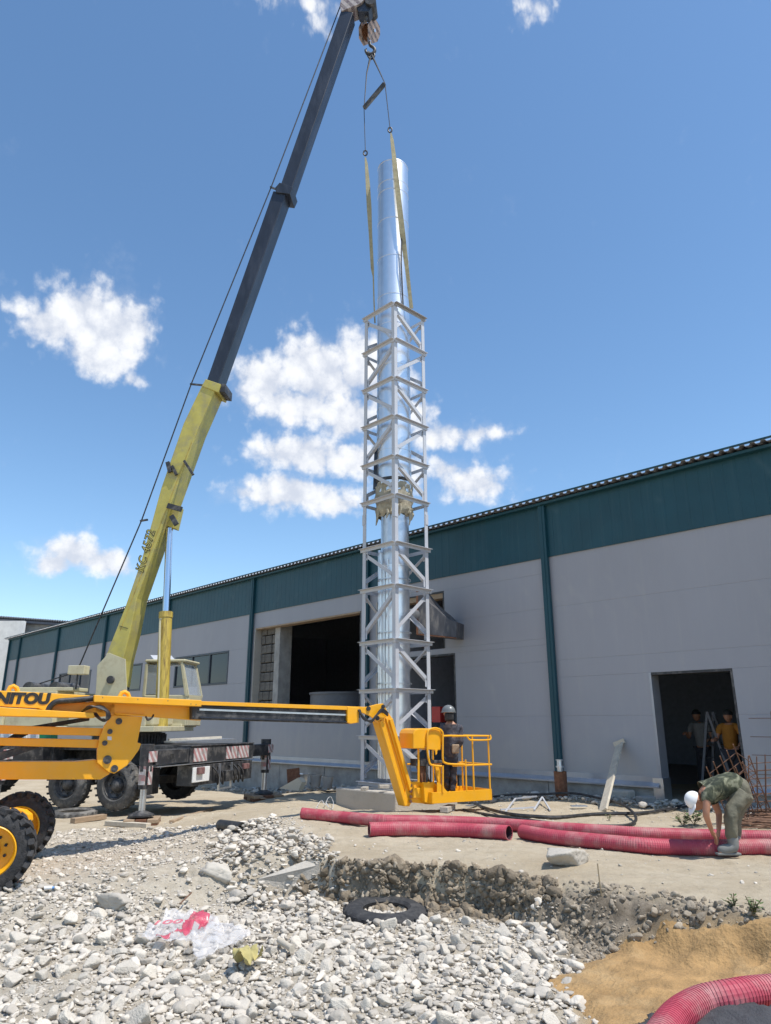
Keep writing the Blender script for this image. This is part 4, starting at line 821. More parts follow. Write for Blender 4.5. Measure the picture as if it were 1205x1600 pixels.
sb('counterweight', 'ccab', -3.0, -2.5, -1.2, 1.2, 1.35, 2.15, .04); sb('top_cover', 'ccab', -2.5, -1.0, -1.05, -.35, 2.22, 2.30)
for u in (-2.35, -1.7): MB().cyl(S_(u,-.6,2.30), S_(u,.3,2.30), .15, n=24).build('winch_drum', 'dark', cr)
sb('headlamp_box', 'ccab', -1.15, -.75, -1.1, -.85, 2.58, 2.78); MB().tube([S_(-.95,-1,2.6), S_(-.95,-1,2.25)], .02, 6).build('lamp_post', 'dark', cr)
# boom foot brackets
for off in (-.36, .36): MB().prism([Bp(150,1078,off), Bp(152,1040,off), Bp(170,1020,off), Bp(196,1030,off), Bp(198,1080,off), Bp(192,1150,off), Bp(140,1150,off)], NB*.03).build('boom_bracket', 'ccab', cr, bevel=.005)
MB().cyl(Bp(172,1062,-.42), Bp(172,1062,-.42)+NB*.84, .09, n=18).build('pivot_pin', 'dark', cr)
# telescopic boom
def boomsec(name, m, poly, w, bevel=.02):
    return MB().prism([Bp(x, y, -w/2) for x, y in poly], NB*w).build(name, m, cr, bevel=bevel)
b1 = boomsec('boom_base_section', 'ycrane', [(318,597),(287,661),(252,762),(222,872),(195,950),(168,1018),(154,1050),(160,1072),(186,1072),(192,1032),(204,985),(214,935),(245,848),(266,790),(309,672),(338,606)], .60)
b2 = boomsec('boom_middle_section', 'darkblue', [(321,600),(427,298),(447,302),(336,612)], .50)
b3 = boomsec('boom_top_section', 'darkblue', [(436,296),(533,16),(552,19),(454,300)], .43)
boomsec('boom_collar', 'darkblue', [(430,293),(437,285),(458,292),(453,303),(431,300)], .60, .01); boomsec('boom_collar', 'ycrane', [(316,603),(321,592),(345,600),(341,613)], .66, .012)
boomsec('collar_cheek', 'dark', [(335,598),(353,600),(352,613),(338,611)], .56, .01)
# wear, rib and joint lines are real strips
sr = MB(); q0, q1 = Bp(300,690,-.302), Bp(188,985,-.302); sr.beam(q0, q1, .02, .006, NB); sr.build('weld_seam', 'ycyl', b1)
MB().beam(Bp(167,1022,-.31), Bp(188,1032,-.31), .05, .04, NB).build('stiffener', 'ccab', b1)
MB().beam(Bp(200,982,-.305), Bp(187,978,-.305), .012, .01, NB).build('weld_seam', 'dark', b1)
hs = boomsec('boom_head', stripes('head_stripes', (.8,0,.6), (.48,.42,.42), (.14,.10,.12), 4.5), [(534,17),(531,7),(538,-18),(562,-22),(578,-8),(562,6)], .5, .01)
boomsec('head_cheek', 'darkblue', [(556,8),(562,-18),(586,-14),(586,4),(576,18),(560,18)], .36, .01)
MB().cyl(Bp(579,0,-.28), Bp(579,0,-.28)+NB*.56, .17, n=24).build('head_sheave', 'dark', cr)
MB().tube([Bp(574,22,0), Bp(571,33,0)], .05, 8).build('limit_switch', 'dark', cr)
for off in (-.06, .06, .14): MB().tube([Bp(582,4,off), HBC+Vector((off*.8,0,.2))], .011, 6).build('hoist_rope', 'steel2', cr)
MB().tube([Bp(534,4,-.1), Bp(424,292,-.1), Bp(299,600,-.1), Bp(221,814,-.1), Bp(120,1050,-.1), S_(-2.35,-.3,2.4)], .017, 6).build('luffing_rope', 'cable', cr)
for a, b_ in (((424,292),(432,296)),((299,600),(318,602)),((221,814),(231,812))): MB().beam(Bp(*a,-.1)-UB*.03, Bp(*b_,-.1), .05, .04).build('rope_guide', 'dark', cr)
for a, b_, r in (((262,722),(266,738),.10),((269,728),(276,742),.07),((288,720),(302,742),.06),((262,790),(284,796),.13),((268,806),(276,820),.12)):
    p, q = Bp(*a,-.34), Bp(*b_,-.34); MB().beam(p, q, r, .06, NB).build('hydraulic_block', 'dark', cr)
MB().prism([Bp(262,784,-.1), Bp(282,792,-.1), Bp(274,826,-.1), Bp(255,820,-.1)], NB*.24).build('cylinder_bracket', 'ycrane', cr, bevel=.01)
MB().cyl(Bp(265,826,-.05), Bp(259,975,-.2), .085, n=20).build('lift_rod', 'chrome', cr)
mb = MB(); mb.tube([Bp(259.5,958,-.19), Bp(251.5,1140,-.36)], .15, 24); cy = mb.build('lift_cylinder', 'ycyl', cr)
MB().lathe(Bp(259.5,958,-.19), (Bp(251.5,1140,-.36)-Bp(259.5,958,-.19)), [(-.02,.09),(-.02,.165),(.12,.165),(.12,.15)], 24).build('cylinder_head', 'ycyl', cy)
MB().tube(smooth_path([Bp(252,966,-.42), Bp(250,975,-.42), Bp(249,1040,-.5), Bp(247,1105,-.55)], 6), .022, 8).build('hydraulic_line', 'ccab', cy)
# lettering on the boom
o_ = Bp(224,894,-.303); xd = (Bp(243,828,-.303)-o_); yd = NB.cross(xd.normalized()); yd = yd if yd.x < 0 else -yd
o_ = Bp(225,895,-.303); text('lettering', 'KC 4572', o_, xd, yd, .25, xd.length*1.0, 'black', b1, shear=.25, bold=.045, spacing=1.12)
text('lettering', 'KC 4572', o_+yd*.02+xd.normalized()*.015-NB*.006, xd, yd, .205, xd.length*.975, 'ycrane', b1, shear=.25, bold=-.012, spacing=1.12)
# operator's cab
cb = sb('cab_floor', 'ccab', -.05, 1.0, .55, 1.55, 1.42, 1.50)
CX0, CX1, CY0, CY1, CZ0, CZ1 = -.05, .98, .62, 1.55, 1.50, 2.98
def C_(u, v, z): return S_(u, v, z)
for (a, b_) in (((CX0,CY0),(CX0,CY0)),((CX0+.46,CY0),(CX0+.46,CY0)),((CX1-.12,CY0),(CX1+.06,CY0)),((CX0,CY1),(CX0,CY1)),((CX1-.12,CY1),(CX1+.06,CY1))):
    MB().beam(C_(*a,CZ1-.03), C_(*b_,CZ0+.65), .07, .07, UB).build('cab_post', 'ccab', cr, bevel=.01)
sb('cab_side', 'ccab', CX0, CX1+.1, CY0-.02, CY0+.02, CZ0-.05, CZ0+.68, .02); sb('cab_side', 'ccab', CX0, CX1+.1, CY1-.02, CY1+.02, CZ0-.05, CZ0+.68, .02); sb('cab_front', 'ccab', CX1+.09, CX1+.13, CY0, CY1, CZ0-.05, CZ0+.68, .02); sb('cab_back', 'ccab', CX0-.03, CX0+.01, CY0, CY1, CZ0-.05, CZ1, .02)
sb('cab_roof', 'ccab', CX0-.05, CX1-.02, CY0-.05, CY1+.05, CZ1, CZ1+.07, .03)
fr = MB(); A1, A2, A3, A4 = C_(CX1-.12,CY0,CZ1), C_(CX1-.12,CY1,CZ1), C_(CX1+.10,CY1,CZ0+.66), C_(CX1+.10,CY0,CZ0+.66)
for p, q in ((A1,A2),(A2,A3),(A3,A4),(A4,A1)): fr.beam(p, q, .055, .055, UB)
ff = fr.build('windscreen_frame', 'ccab', cr); MB().prism([A1,A2,A3,A4], UB*.006).build('windscreen', 'cglass', ff)
MB().prism([C_(CX0+.04,CY0,CZ0+.7), C_(CX0+.42,CY0,CZ0+.7), C_(CX0+.42,CY0,CZ1-.06), C_(CX0+.04,CY0,CZ1-.06)], NB*.005).build('side_glass', 'cglass', cr)
ht = [P3(249,1042,18.0), P3(281,1041,18.0), P3(268,1026,18.5), P3(235,1025,18.5)]; MB().prism(ht, Vector((.0,.0,.025))).build('roof_hatch', 'prim', cr)
sb('seat', 'dark', .2, .6, .85, 1.3, 1.55, 2.1, .05); MB().tube([C_(.85,1.1,1.5), C_(.7,1.1,2.2)], .02, 8).build('control_lever', 'dark', cr)
sb('belly_casting', 'ccab', -.2, .9, -.9, .3, 1.45, 1.75, .05); MB().cyl(S_(.1,-1.0,1.72), S_(.45,-1.0,1.72), .13, n=20).build('slewing_motor', 'dark', cr)
MB().beam(T(.6,1.6,1.12), T(-.1,3.0,1.16), .5, .03).build('deck_plate', 'steel2', cr); MB().beam(T(.9,2.0,1.15), T(.1,2.9,1.2), .14, .05).build('deck_board', 'woodp', cr)
# wooden pads under the jacks
def pad(loc, sz, rz, label, n=2):
    e = empty('jack_pad', loc, label, 'timber pad')
    for k in range(n):
        for j in range(3): MB().box(Vector(loc)+Vector((math.cos(rz+(k%2)*1.57+1.57)*(j-1)*sz*.34, math.sin(rz+(k%2)*1.57+1.57)*(j-1)*sz*.34, .035+k*.07)), (sz, sz*.31, .066), rz+(k%2)*1.57).build('plank', 'wood' if (j+k)%2 else 'rust', e, bevel=.006)
g = T(0,0,0); pad((g.x+.03,g.y,gz(g.x,g.y)-.03), .62, .2, 'timber pad under the near outrigger foot of the crane')
g = T(0,5,0); pad((g.x,g.y,gz(g.x,g.y)-.0), .8, .5, 'dark timber pad under the outrigger foot next to the warehouse', 2)
# green and white cabin behind the crane
gc = empty('site_cabin', (-12.2,21,ZG), 'green and white cabin glimpsed between the arms of the boom lift, behind the crane', 'cabin')
for (a, b_, c_, d_, m_, nme) in ((-30,1,1118,1180,'white','side_wall'),(60,80,1112,1180,'green','door_panel'),(0,14,1112,1180,'white','window_post')):
    MB().prism([P3(a,c_,20.2), P3(b_,c_,20.2), P3(b_,d_,20.2), P3(a,d_,20.2)], (0,1.5 if m_!='green' else .4,0)).build(nme, m_, gc)
MB().prism([P3(18,1118,20.15), P3(58,1118,20.15), P3(58,1140,20.15), P3(18,1140,20.15)], (0,.05,0)).build('window_pane', 'glass', gc)
for a in (17, 40, 59): MB().beam(P3(a,1112,20.1), P3(a,1182,20.1), .06, .06, (0,1,0)).build('window_post', 'white', gc)
MB().prism([P3(1,1140,20.15), P3(60,1140,20.15), P3(60,1180,20.15), P3(1,1180,20.15)], (0,.5,0)).build('side_wall', 'white', gc)

# ------------------------------------------------------------------ articulated boom lift
LA = Vector((.869,.495,0)).normalized(); LNv = Vector((LA.y,-LA.x,0)); LP = atY(0,1078,10.2)
def mp(px, py, off=0): return onplane(px, py, LP+LNv*off, LNv)
bl = empty('boom_lift', (-6.4,10.2,ZG), 'yellow articulated boom lift reaching in front of the crane with its basket beside the tower', 'boom lift')
def lpoly(name, poly, off0, off1, m='ylift', bevel=.008, parent=None):
    return MB().prism([mp(x, y, off1) for x, y in poly], LNv*(off0-off1)).build(name, m, parent or bl, bevel=bevel)
# rear section with the name
rb = lpoly('boom_rear_section', [(-90,1074),(0,1079),(60,1082),(146,1087),(146,1092),(95,1097),(84,1101),(76,1112),(60,1107),(0,1103.5),(-90,1101)], -.22, .22)
lpoly('lower_chord', [(-90,1103),(0,1105),(147,1114),(147,1122),(0,1119),(-90,1118)], -.24, .32)
lpoly('rear_web', [(-90,1102),(76,1109),(90,1098),(180,1096),(180,1118),(147,1121),(-90,1117)], -.20, -.02)
MB().tube(smooth_path([mp(74,1112,.2), mp(80,1102,.2), mp(90,1096,.2), mp(115,1094,.2), mp(146,1091,.2)], 6), .045, 10).build('cable_chain', 'cable', bl)
for k in range(6): lpoly('chain_mark', [(96+k*8,1106.5+k*.1),(101+k*8,1106.7+k*.1),(101+k*8,1108.3+k*.1),(96+k*8,1108.1+k*.1)], -.019, -.013, 'ylift', 0)
# front section, lip and web
lpoly('boom_front_section', [(146,1096),(314,1103),(314,1126),(222,1119),(175,1117),(150,1112)], -.22, -.02)
lpoly('boom_top_lip', [(147,1086),(315,1094),(315,1104),(147,1097)], -.26, .32)
lpoly('web_strip', [(180,1113.5),(226,1116.5),(226,1119.5),(180,1116.5)], -.02, .01)
for x, y in ((20,1080),(194,1089)):
    MB().tube([mp(x-7,y,.1), mp(x-4,y-6,.1), mp(x+1,y-8,.1), mp(x+6,y-5,.1), mp(x+8,y+1,.1)], .032, 8).build('lifting_eye', 'ylift', bl)
for x, y in ((160,1090),(215,1093),(262,1095),(302,1120),(308,1121),(298,1100),(306,1101)): MB().cyl(mp(x,y,.15), mp(x,y,.32), .012, n=8).build('bolt', 'dark', bl)
text('lettering', 'MANITOU', mp(-48,1099.5,.225), LA, mp(0,1082,.225)-mp(0,1102,.225), (mp(0,1082.5,.225)-mp(0,1101.5,.225)).length, (mp(81,1100,.225)-mp(-48,1100,.225)).length, 'black', rb, shear=.22, bold=.065, spacing=1.0)
# knuckle plate
kp = lpoly('knuckle_plate', [(176,1117),(223,1120),(215,1160),(221,1162),(217,1172),(207,1186),(199,1196),(179,1209),(170,1207),(152,1192),(152,1172),(156,1152),(163,1134),(171,1123)], -.06, .0)
lpoly('knuckle_plate', [(176,1117),(223,1120),(215,1160),(221,1162),(217,1172),(207,1186),(199,1196),(179,1209),(170,1207),(152,1192),(152,1172),(156,1152),(163,1134),(171,1123)], -.46, -.40)
for x, y, r in ((186,1127,.035),(172,1143,.028),(164,1161,.028),(168,1187,.045),(179,1201,.038)):
    MB().cyl(mp(x,y,-.04), mp(x,y,.022), r*1.35, n=16).build('pivot_pin', 'dark', kp); MB().cyl(mp(x,y,.018), mp(x,y,.036), r*.7, n=12).build('pin_cap', 'dark', kp)
lpoly('warning_sticker', [(168,1150.5),(174.5,1151),(174.5,1156.5),(168,1156)], .001, .004, 'label', 0, kp)
# linkage arms
lpoly('upper_arm', [(-90,1131),(0,1133),(168,1138),(168,1150),(0,1146.5),(-90,1145)], -.28, -.07)
lpoly('middle_arm', [(-90,1151),(0,1152.5),(165,1156),(160,1169),(0,1165),(-90,1163)], -.28, -.07)
lpoly('lower_arm', [(-90,1188),(0,1190),(120,1190),(150,1187),(158,1190),(172,1209),(157,1218),(0,1218),(-90,1217)], -.36, -.08)
lpoly('tie_rod', [(0,1160),(40,1136),(125,1122),(140,1120),(140,1126),(60,1140),(0,1170)], -.36, -.30, 'dark'); lpoly('arm_cylinder', [(-60,1185),(-10,1178),(60,1160),(62,1168),(-5,1190),(-60,1196)], -.26, -.16, 'dark')
for k in range(5):
    o = .28+.02*k; MB().tube(smooth_path([mp(128,1112,.16), mp(140,1107-k,o), mp(158,1103+k*1.2,o), mp(170-k,1112,o), mp(172-k*1.5,1121+k*.5,o), mp(163,1127-k,o), mp(153+k,1122,o), mp(146+k,1114,.2)], 5), .011, 6).build('hydraulic_hose', 'cable', bl)
for k in range(2): MB().tube(smooth_path([mp(228,1120,.2), mp(231,1124+k,.26), mp(237,1122,.24), mp(240,1117,.19)], 4), .014, 6).build('hydraulic_hose', 'cable', bl)
# telescopic section: yellow top strip over black mast
lpoly('telescope_strip', [(312,1095.5),(560,1104),(560,1110),(312,1101.5)], -.14, .18, 'ylift', .004)
lpoly('telescope', [(300,1102),(548,1110),(548,1131),(300,1124)], -.13, .13, 'dark')
lpoly('telescope_rail', [(312,1107),(548,1116),(548,1118.5),(312,1110)], .13, .15, 'steel2', 0); lpoly('telescope_rail', [(312,1119.5),(548,1127),(548,1129),(312,1122)], .13, .17, 'darkblue', 0)
# head and jib
lpoly('boom_head', [(543,1104),(561,1106),(561,1129),(549,1131),(543,1129)], -.17, .19); 
hdp = [(545,1103.5),(573,1104.5),(590,1100),(599,1099),(606,1112),(604,1120),(590,1128),(577,1118),(561,1112)]
lpoly('head_plate', hdp, .13, .17); lpoly('head_plate', hdp, -.17, -.13); 
for x, y, r in ((576,1107,.04),(599,1104,.035),(590,1122,.04)): MB().cyl(mp(x,y,-.2), mp(x,y,.2), r, n=14).build('pivot_pin', 'dark', bl)
for k in range(3): MB().tube(smooth_path([mp(560+k,1109,.2), mp(568,1120+k*1.5,.26), mp(580,1128-k,.28), mp(588,1118,.27), mp(597,1108+k*2,.25), mp(606,1114+k*2,.22)], 5), .018, 6).build('hydraulic_hose', 'cable', bl)
lpoly('jib_arm', [(596,1116),(606,1112),(613,1122),(647,1247),(640,1260),(632,1260),(591,1128)], -.12, .10)
lpoly('jib_rib', [(594,1127),(598,1125),(637,1258),(633,1260)], .10, .16); lpoly('jib_rib', [(603,1122),(606,1121),(638,1222),(634,1224)], .10, .13)
lpoly('jib_rib', [(609,1124),(614,1122),(645,1232),(641,1236)], .10, .17)
MB().cyl(mp(599,1130,.13), mp(630,1240,.13), .03, n=12).build('jib_cylinder', 'ylift', bl)
lpoly('jib_foot', [(636,1222),(662,1221),(668,1226),(664,1256),(644,1254),(636,1258),(630,1250)], -.10, .12); lpoly('foot_plate', [(645,1231),(660,1231),(660,1247),(645,1247)], .12, .16)
for y in (1227,1236,1245,1252): MB().cyl(mp(642,y,.0), mp(642,y,.17), .028, n=12).build('foot_bolt', 'rust', bl)
MB().cyl(mp(670,1256,0), mp(670,1222,0), .10, n=20).build('basket_rotator', 'ylift', bl)
# basket
BA = mp(678,1257,.0); bu0, bu1 = 0.0, None
p0 = mp(676,1256,.35); p1 = mp(768,1256,.35); LB = (p1-p0).length
def K(u, v, z): return p0+LA*u*LB-LNv*v+ZU*(z)               # u along 0-1, v away from the camera in metres, z above basket floor
BD = .85; H1 = 1.13
def kbox(name, u0, u1, v0, v1, z0, z1, m='ylift', bevel=.006): return MB().frame_box(K((u0+u1)/2,(v0+v1)/2,(z0+z1)/2), LA, LNv, ZU, abs(u1-u0)/2*LB, abs(v1-v0)/2, abs(z1-z0)/2).build(name, m, bl, bevel=bevel)
kbox('basket_floor', 0, 1, 0, BD, -.0, .03); kbox('toe_board', 0, 1, -.012, 0, -.0, .19); kbox('toe_board', 0, 1, BD, BD+.012, 0, .19); kbox('toe_board', -.012, 0, -.01, BD, 0, .19); kbox('toe_board', 1, 1.012, -.01, BD, 0, .19)
rr = .017
def rail(pts, r=rr, nme='rail'): MB().tube(smooth_path(pts, 4) if len(pts) > 2 else pts, r, 8).build(nme, 'ylift', bl)
rail([K(.35,-.0,H1), K(.6,0,H1+.005), K(1.0,0,H1)]); rail([K(.35,0,.62), K(1.03,0,.62)]); rail([K(1.0,0,H1), K(1.0,BD,H1)]); rail([K(.0,BD,H1), K(1.0,BD,H1)]); rail([K(.0,BD,.62), K(1.0,BD,.62)]); rail([K(1,0,.62), K(1,BD,.62)]); rail([K(0,0,H1), K(0,BD,H1)])
rail([K(.58,-.05,H1), K(.62,-.06,H1-.06), K(.7,-.06,H1-.07), K(.95,-.06,H1-.07), K(1.0,-.06,H1-.04), K(1.0,-.04,H1+.02)], .016)
for u in (.57, .70, .985): rail([K(u,0,.18), K(u,0,H1-.0 if u > .6 else .72)], nme='stanchion')
for u in (.86, .45, .98): rail([K(u,BD,.18), K(u,BD,H1)], nme='stanchion')
# rounded control hood and its guard loop
def kp2(px, py, off): return mp(px, py, .35+off)
hood = [(646,1146),(649,1140),(656,1138),(682,1138.5),(688,1141),(692,1150),(689,1172),(680,1173),(679,1168),(664,1167),(664,1170),(646,1170)]
MB().prism([kp2(x,y,0) for x,y in hood], -LNv*.5).build('control_hood', 'ylift', bl, bevel=.02)
MB().prism([kp2(x,y,.006) for x,y in [(669,1146),(676,1142),(688,1148),(686,1160),(683,1179),(681,1180),(680,1172),(669,1171)]], -LNv*.02).build('hood_plate', 'ylift', bl, bevel=.008)
MB().tube(smooth_path([kp2(668,1172,.03), kp2(668,1148,.03), kp2(671,1140,.03), kp2(682,1138,.03), kp2(691,1143,.03), kp2(692,1155,.03), kp2(692,1186,.03), kp2(696,1192,.03), kp2(706,1194,.03), kp2(726,1194.5,.03)], 5), .018, 8).build('guard_loop', 'ylift', bl)
MB().tube(smooth_path([kp2(668,1172,.03), kp2(670,1186,.03), kp2(674,1195,.03), kp2(690,1197,.03)], 5), .018, 8).build('guard_loop', 'ylift', bl)
MB().tube([kp2(692,1196,.02), kp2(692,1238,.02)], .018, 8).build('stanchion', 'ylift', bl); MB().tube([kp2(692,1150,.02), kp2(704,1149.5,.0), kp2(726,1150,.0)], .018, 8).build('rail', 'ylift', bl)
MB().prism([kp2(680,1196,-.02), kp2(690,1196,-.02), kp2(689,1228,-.02), kp2(686,1226,-.02)], -LNv*.05).build('support_plate', 'ylift', bl)
MB().prism([kp2(674,1188,-.05), kp2(691,1188,-.05), kp2(691,1193,-.05), kp2(674,1193,-.05)], -LNv*.2).build('control_box', 'dark', bl, bevel=.01)
MB().prism([kp2(650,1186,-.1), kp2(676,1186,-.1), kp2(676,1197,-.1), kp2(650,1197,-.1)], -LNv*.2).build('valve_block', 'dark', bl, bevel=.01)
for x in (654,667,673): MB().tube([kp2(x,1170,-.1), kp2(x,1222,-.1)], .02, 8).build('stay', 'ylift' if x == 654 else 'dark', bl)
MB().prism([kp2(655,1197,-.15), kp2(666,1197,-.15), kp2(672,1222,-.15), kp2(660,1222,-.15)], -LNv*.1).build('leveling_bracket', 'rust', bl)
MB().prism([kp2(662,1223,-.1), kp2(678,1221,-.1), kp2(683,1226,-.1), kp2(683,1256,-.1), kp2(664,1254,-.1)], -LNv*.2).build('basket_bracket', 'ylift', bl, bevel=.01)
MB().prism([kp2(683,1222,.01), kp2(688,1224,.01), kp2(700,1238,.01), kp2(768,1240,.01), kp2(768,1243,.01), kp2(683,1243,.01)], -LNv*.01).build('kick_plate', 'ylift', bl)
# chassis and wheels
wr = Vector((-.40,.917,0)); W1 = atY(-12,1319,8.9); W2 = atY(30,1290,10.9); wax = (W1-W2).normalized(); wax = Vector((wax.x, wax.y, 0)).normalized()
for c in (W1, W2):
    r = .45; wd = .30; c = Vector((c.x, c.y, gz(c.x, c.y)+r-.02)); w = MB().lathe(c, wax, [(-.12,0),(-.12,.2),(.02,.2),(.02,0)], 20).build('wheel', 'ylift', bl)
    ring = MB().lathe(c, wax, [(-wd/2,.28),(-wd/2,r-.09),(-wd/2+.03,r-.035),(wd/2-.03,r-.035),(wd/2,r-.09),(wd/2,.29),(wd/2-.02,.275),(-wd/2,.28)], 48); s_, u_ = perp(wax)
    for k in range(22):
        for sd in (-1, 1):
            a = 2*math.pi*(k+.5*(sd > 0))/22; rd = s_*math.cos(a)+u_*math.sin(a); tg = rd.cross(wax).normalized(); td = (tg+wax*.5*sd).normalized(); ring.frame_box(c+rd*(r-.02)+wax*sd*.078, rd, td, rd.cross(td).normalized(), .032, .036, .075)
    ty = ring.build('tyre', 'tyredark', w, bevel=.004)
    for k in range(22): a = 2*math.pi*k/22; rd = s_*math.cos(a)+u_*math.sin(a); MB().cyl(c+rd*(r-.105)+wax*(wd/2-.004), c+rd*(r-.105)+wax*(wd/2+.003), .016, n=8).build('sidewall_hole', 'black', w)
    MB().lathe(c, wax, [(wd/2-.01,.285),(wd/2+.004,.27),(wd/2-.02,.25),(wd/2-.12,.235),(wd/2-.13,.10),(wd/2-.06,.09),(wd/2-.05,0)], 40).build('rim', 'ylift', w)
    nb_ = MB()
    for k in range(9): a = 2*math.pi*k/9; q = c+(s_*math.cos(a)+u_*math.sin(a))*.16+wax*(wd/2-.13); nb_.cyl(q, q+wax*.035, .018, n=6)
    nb_.cyl(c+wax*(wd/2-.13), c+wax*(wd/2+.0), .085, n=18); nb_.build('hub', 'tyredark', w)
cm = (W1+W2)/2; cm.z = .15; ax2 = Vector((-wax.y, wax.x, 0)); ax2 = ax2 if ax2.x < 0 else -ax2
MB().cyl(Vector((W1.x,W1.y,.2))-wax*.15, Vector((W2.x,W2.y,.2))+wax*.15, .09, n=14).build('axle', 'ylift', bl)
MB().frame_box(cm+ax2*1.6+ZU*.05, ax2, wax, ZU, 1.5, .62, .22).build('chassis', 'ylift', bl, bevel=.05); MB().frame_box(cm+ax2*2.0+ZU*.55, ax2, wax, ZU, 1.1, .95, .35).build('turret', 'ylift', bl, bevel=.06)
q = [atY(0,1264,9.9), atY(20,1263,9.9), atY(36,1266,9.9), atY(45,1273,9.9), atY(46,1283,9.9), atY(40,1287,9.9), atY(24,1275,9.9), atY(0,1274,9.9)]
MB().prism(q, (0,.12,0)).build('steering_arm', 'ylift', bl, bevel=.012)
for c in (W1, W2):
    w = None
tick('a4')
# ------------------------------------------------------------------ concrete, pipes, clutter
MB().frame_box(TC+ZU*-.22, WE, WNn, ZU, .98, 1.0, .32).build('concrete_foundation', 'concL', bevel=.03)['label'] = 'big pale concrete block with a chipped top edge under the lattice tower'
bpy.data.objects['concrete_foundation']['category'] = 'concrete block'
for k, (x, y, s_) in enumerate(((600,1229,.10),(570,1232,.09),(640,1231,.08))): MB().box(P3(x,y,16.2)+Vector((0,0,.0)), (.22,.12,.07), .3+k).build('packing_brick', 'concL', None, bevel=.01); o = [q for q in bpy.data.objects if q.name.startswith('packing_brick')][-1]; tag(o, ['small packing brick below the front leg of the tower','small packing brick below the left leg of the tower','small packing brick at the right of the tower foot'][k], 'brick')
def cpipe(path, r, label, per=.027, name='corrugated_pipe', smooth_first=0, hollow=True):
    P = smooth_path(path, 14); d = [0]
    for a, b_ in zip(P[:-1], P[1:]): d.append(d[-1]+(b_-a).length)
    tot = d[-1]; n = int(tot/per); pts = []; rs = []
    def at(s):
        s = min(max(s, 0), tot)
        import bisect
        i = min(max(bisect.bisect_right(d, s)-1, 0), len(P)-2); t = (s-d[i])/max(1e-9, d[i+1]-d[i]); return P[i].lerp(P[i+1], t)
    for i in range(n):
        s = i*per
        for f_, q in ((0,1),(.46,1),(.56,.955),(.92,.955)): pts.append(at(s+f_*per)); rs.append(r*q)
    root = empty(name, P[0], label, 'corrugated pipe'); mb = MB(); mb.tube(pts, rs, 22, caps=False, sm=False); mb.build('pipe_wall', 'pipe', root)
    q = P[::2]; MB().tube(q, r*.90, 20, caps=False).build('pipe_lining', 'pipein', root)
    for a, b_ in ((P[0], P[1]), (P[-1], P[-2])): dr = (a-b_).normalized(); MB().lathe(a, dr, [(-.01,r*.9),(.004,r*.9),(.004,r*1.0),(-.01,r*1.0)], 22).build('pipe_rim', 'pipe', root)
    return root
def onground(px, py, r, back=.35):
    g = gpt(px, py); v = Vector((g.x, g.y, 0)).normalized(); return g+v*r*back+ZU*(r*.97)
cpipe([onground(x, y, .085) for x, y in ((472,1280),(530,1286),(600,1292),(680,1293),(760,1296),(850,1303),(930,1309),(1010,1314),(1100,1317),(1205,1320),(1350,1322),(1500,1330))], .085, 'longest red corrugated pipe, the rear one, running from below the tower to the right edge')
cpipe([onground(x, y, .095) for x, y in ((577,1308),(650,1307),(720,1309),(796,1314))], .095, 'short red corrugated pipe in front of the tower, its open end facing the next pipe')
cpipe([onground(x, y, .092) for x, y in ((817,1311),(860,1319),(930,1327),(1000,1334),(1060,1337),(1130,1338),(1205,1337),(1350,1345),(1500,1360))], .092, 'red corrugated pipe being lifted by the bending man, its blunt end by the trench')
cpipe([onground(x, y, .105, .2) for x, y in ((1030,1670),(1062,1625),(1100,1600),(1150,1588),(1205,1580),(1300,1578),(1450,1590))], .105, 'large red corrugated pipe curving across the near right corner over dark fabric')
# geotextile under the near pipe
def cloth(name, poly_px, m, label, cat, lift=.02, amp=.03, step=.03, fs=6, kind=None, parent=None, pts=None):
    P = pts or [gpt(x, y) for x, y in poly_px]; xs = [p.x for p in P]; ys = [p.y for p in P]; gx_ = np.arange(min(xs)-.02, max(xs)+.02, step); gy_ = np.arange(min(ys)-.02, max(ys)+.02, step)
    A_, B_ = np.meshgrid(gx_, gy_); _, sd_ = poly_mask(A_, B_, [(p.x, p.y) for p in P], .02); sd_ = sd_+.03*fbm(A_, B_, 9, 2, 3)
    Zc = ground(A_, B_)+lift+amp*(np.abs(fbm(A_+.3*B_, B_, fs, 3, 51))*2.2+.4*fbm(A_, B_, fs*2.3, 2, 52))
    I_ = np.arange(A_.size).reshape(A_.shape); Q_ = np.stack([I_[:-1,:-1], I_[:-1,1:], I_[1:,1:], I_[1:,:-1]], -1).reshape(-1, 4); kp_ = (sd_.ravel()[Q_] > -step*.4).all(1); Q_ = Q_[kp_]; us, iv = np.unique(Q_, return_inverse=True)
    me = bpy.data.meshes.new(name); npmesh(me, np.stack([A_.ravel(), B_.ravel(), Zc.ravel()], 1)[us], iv.reshape(-1, 4)); me.polygons.foreach_set('use_smooth', np.ones(len(me.polygons), bool)); me.materials.append(M[m])
    o = bpy.data.objects.new(name, me); col.objects.link(o); WL[o] = Vector((0,0,0))
    so2 = o.modifiers.new('thickness', 'SOLIDIFY'); so2.thickness = .003
    if label: tag(o, label, cat)
    if parent: o.parent = parent
    return o
cloth('geotextile_sheet', [(990,1640),(1000,1620),(1030,1606),(1080,1600),(1250,1595),(1400,1630),(1300,1760),(960,1760)], 'textile', 'dark grey geotextile sheet under the near corrugated pipe', 'fabric sheet', .075, .03)
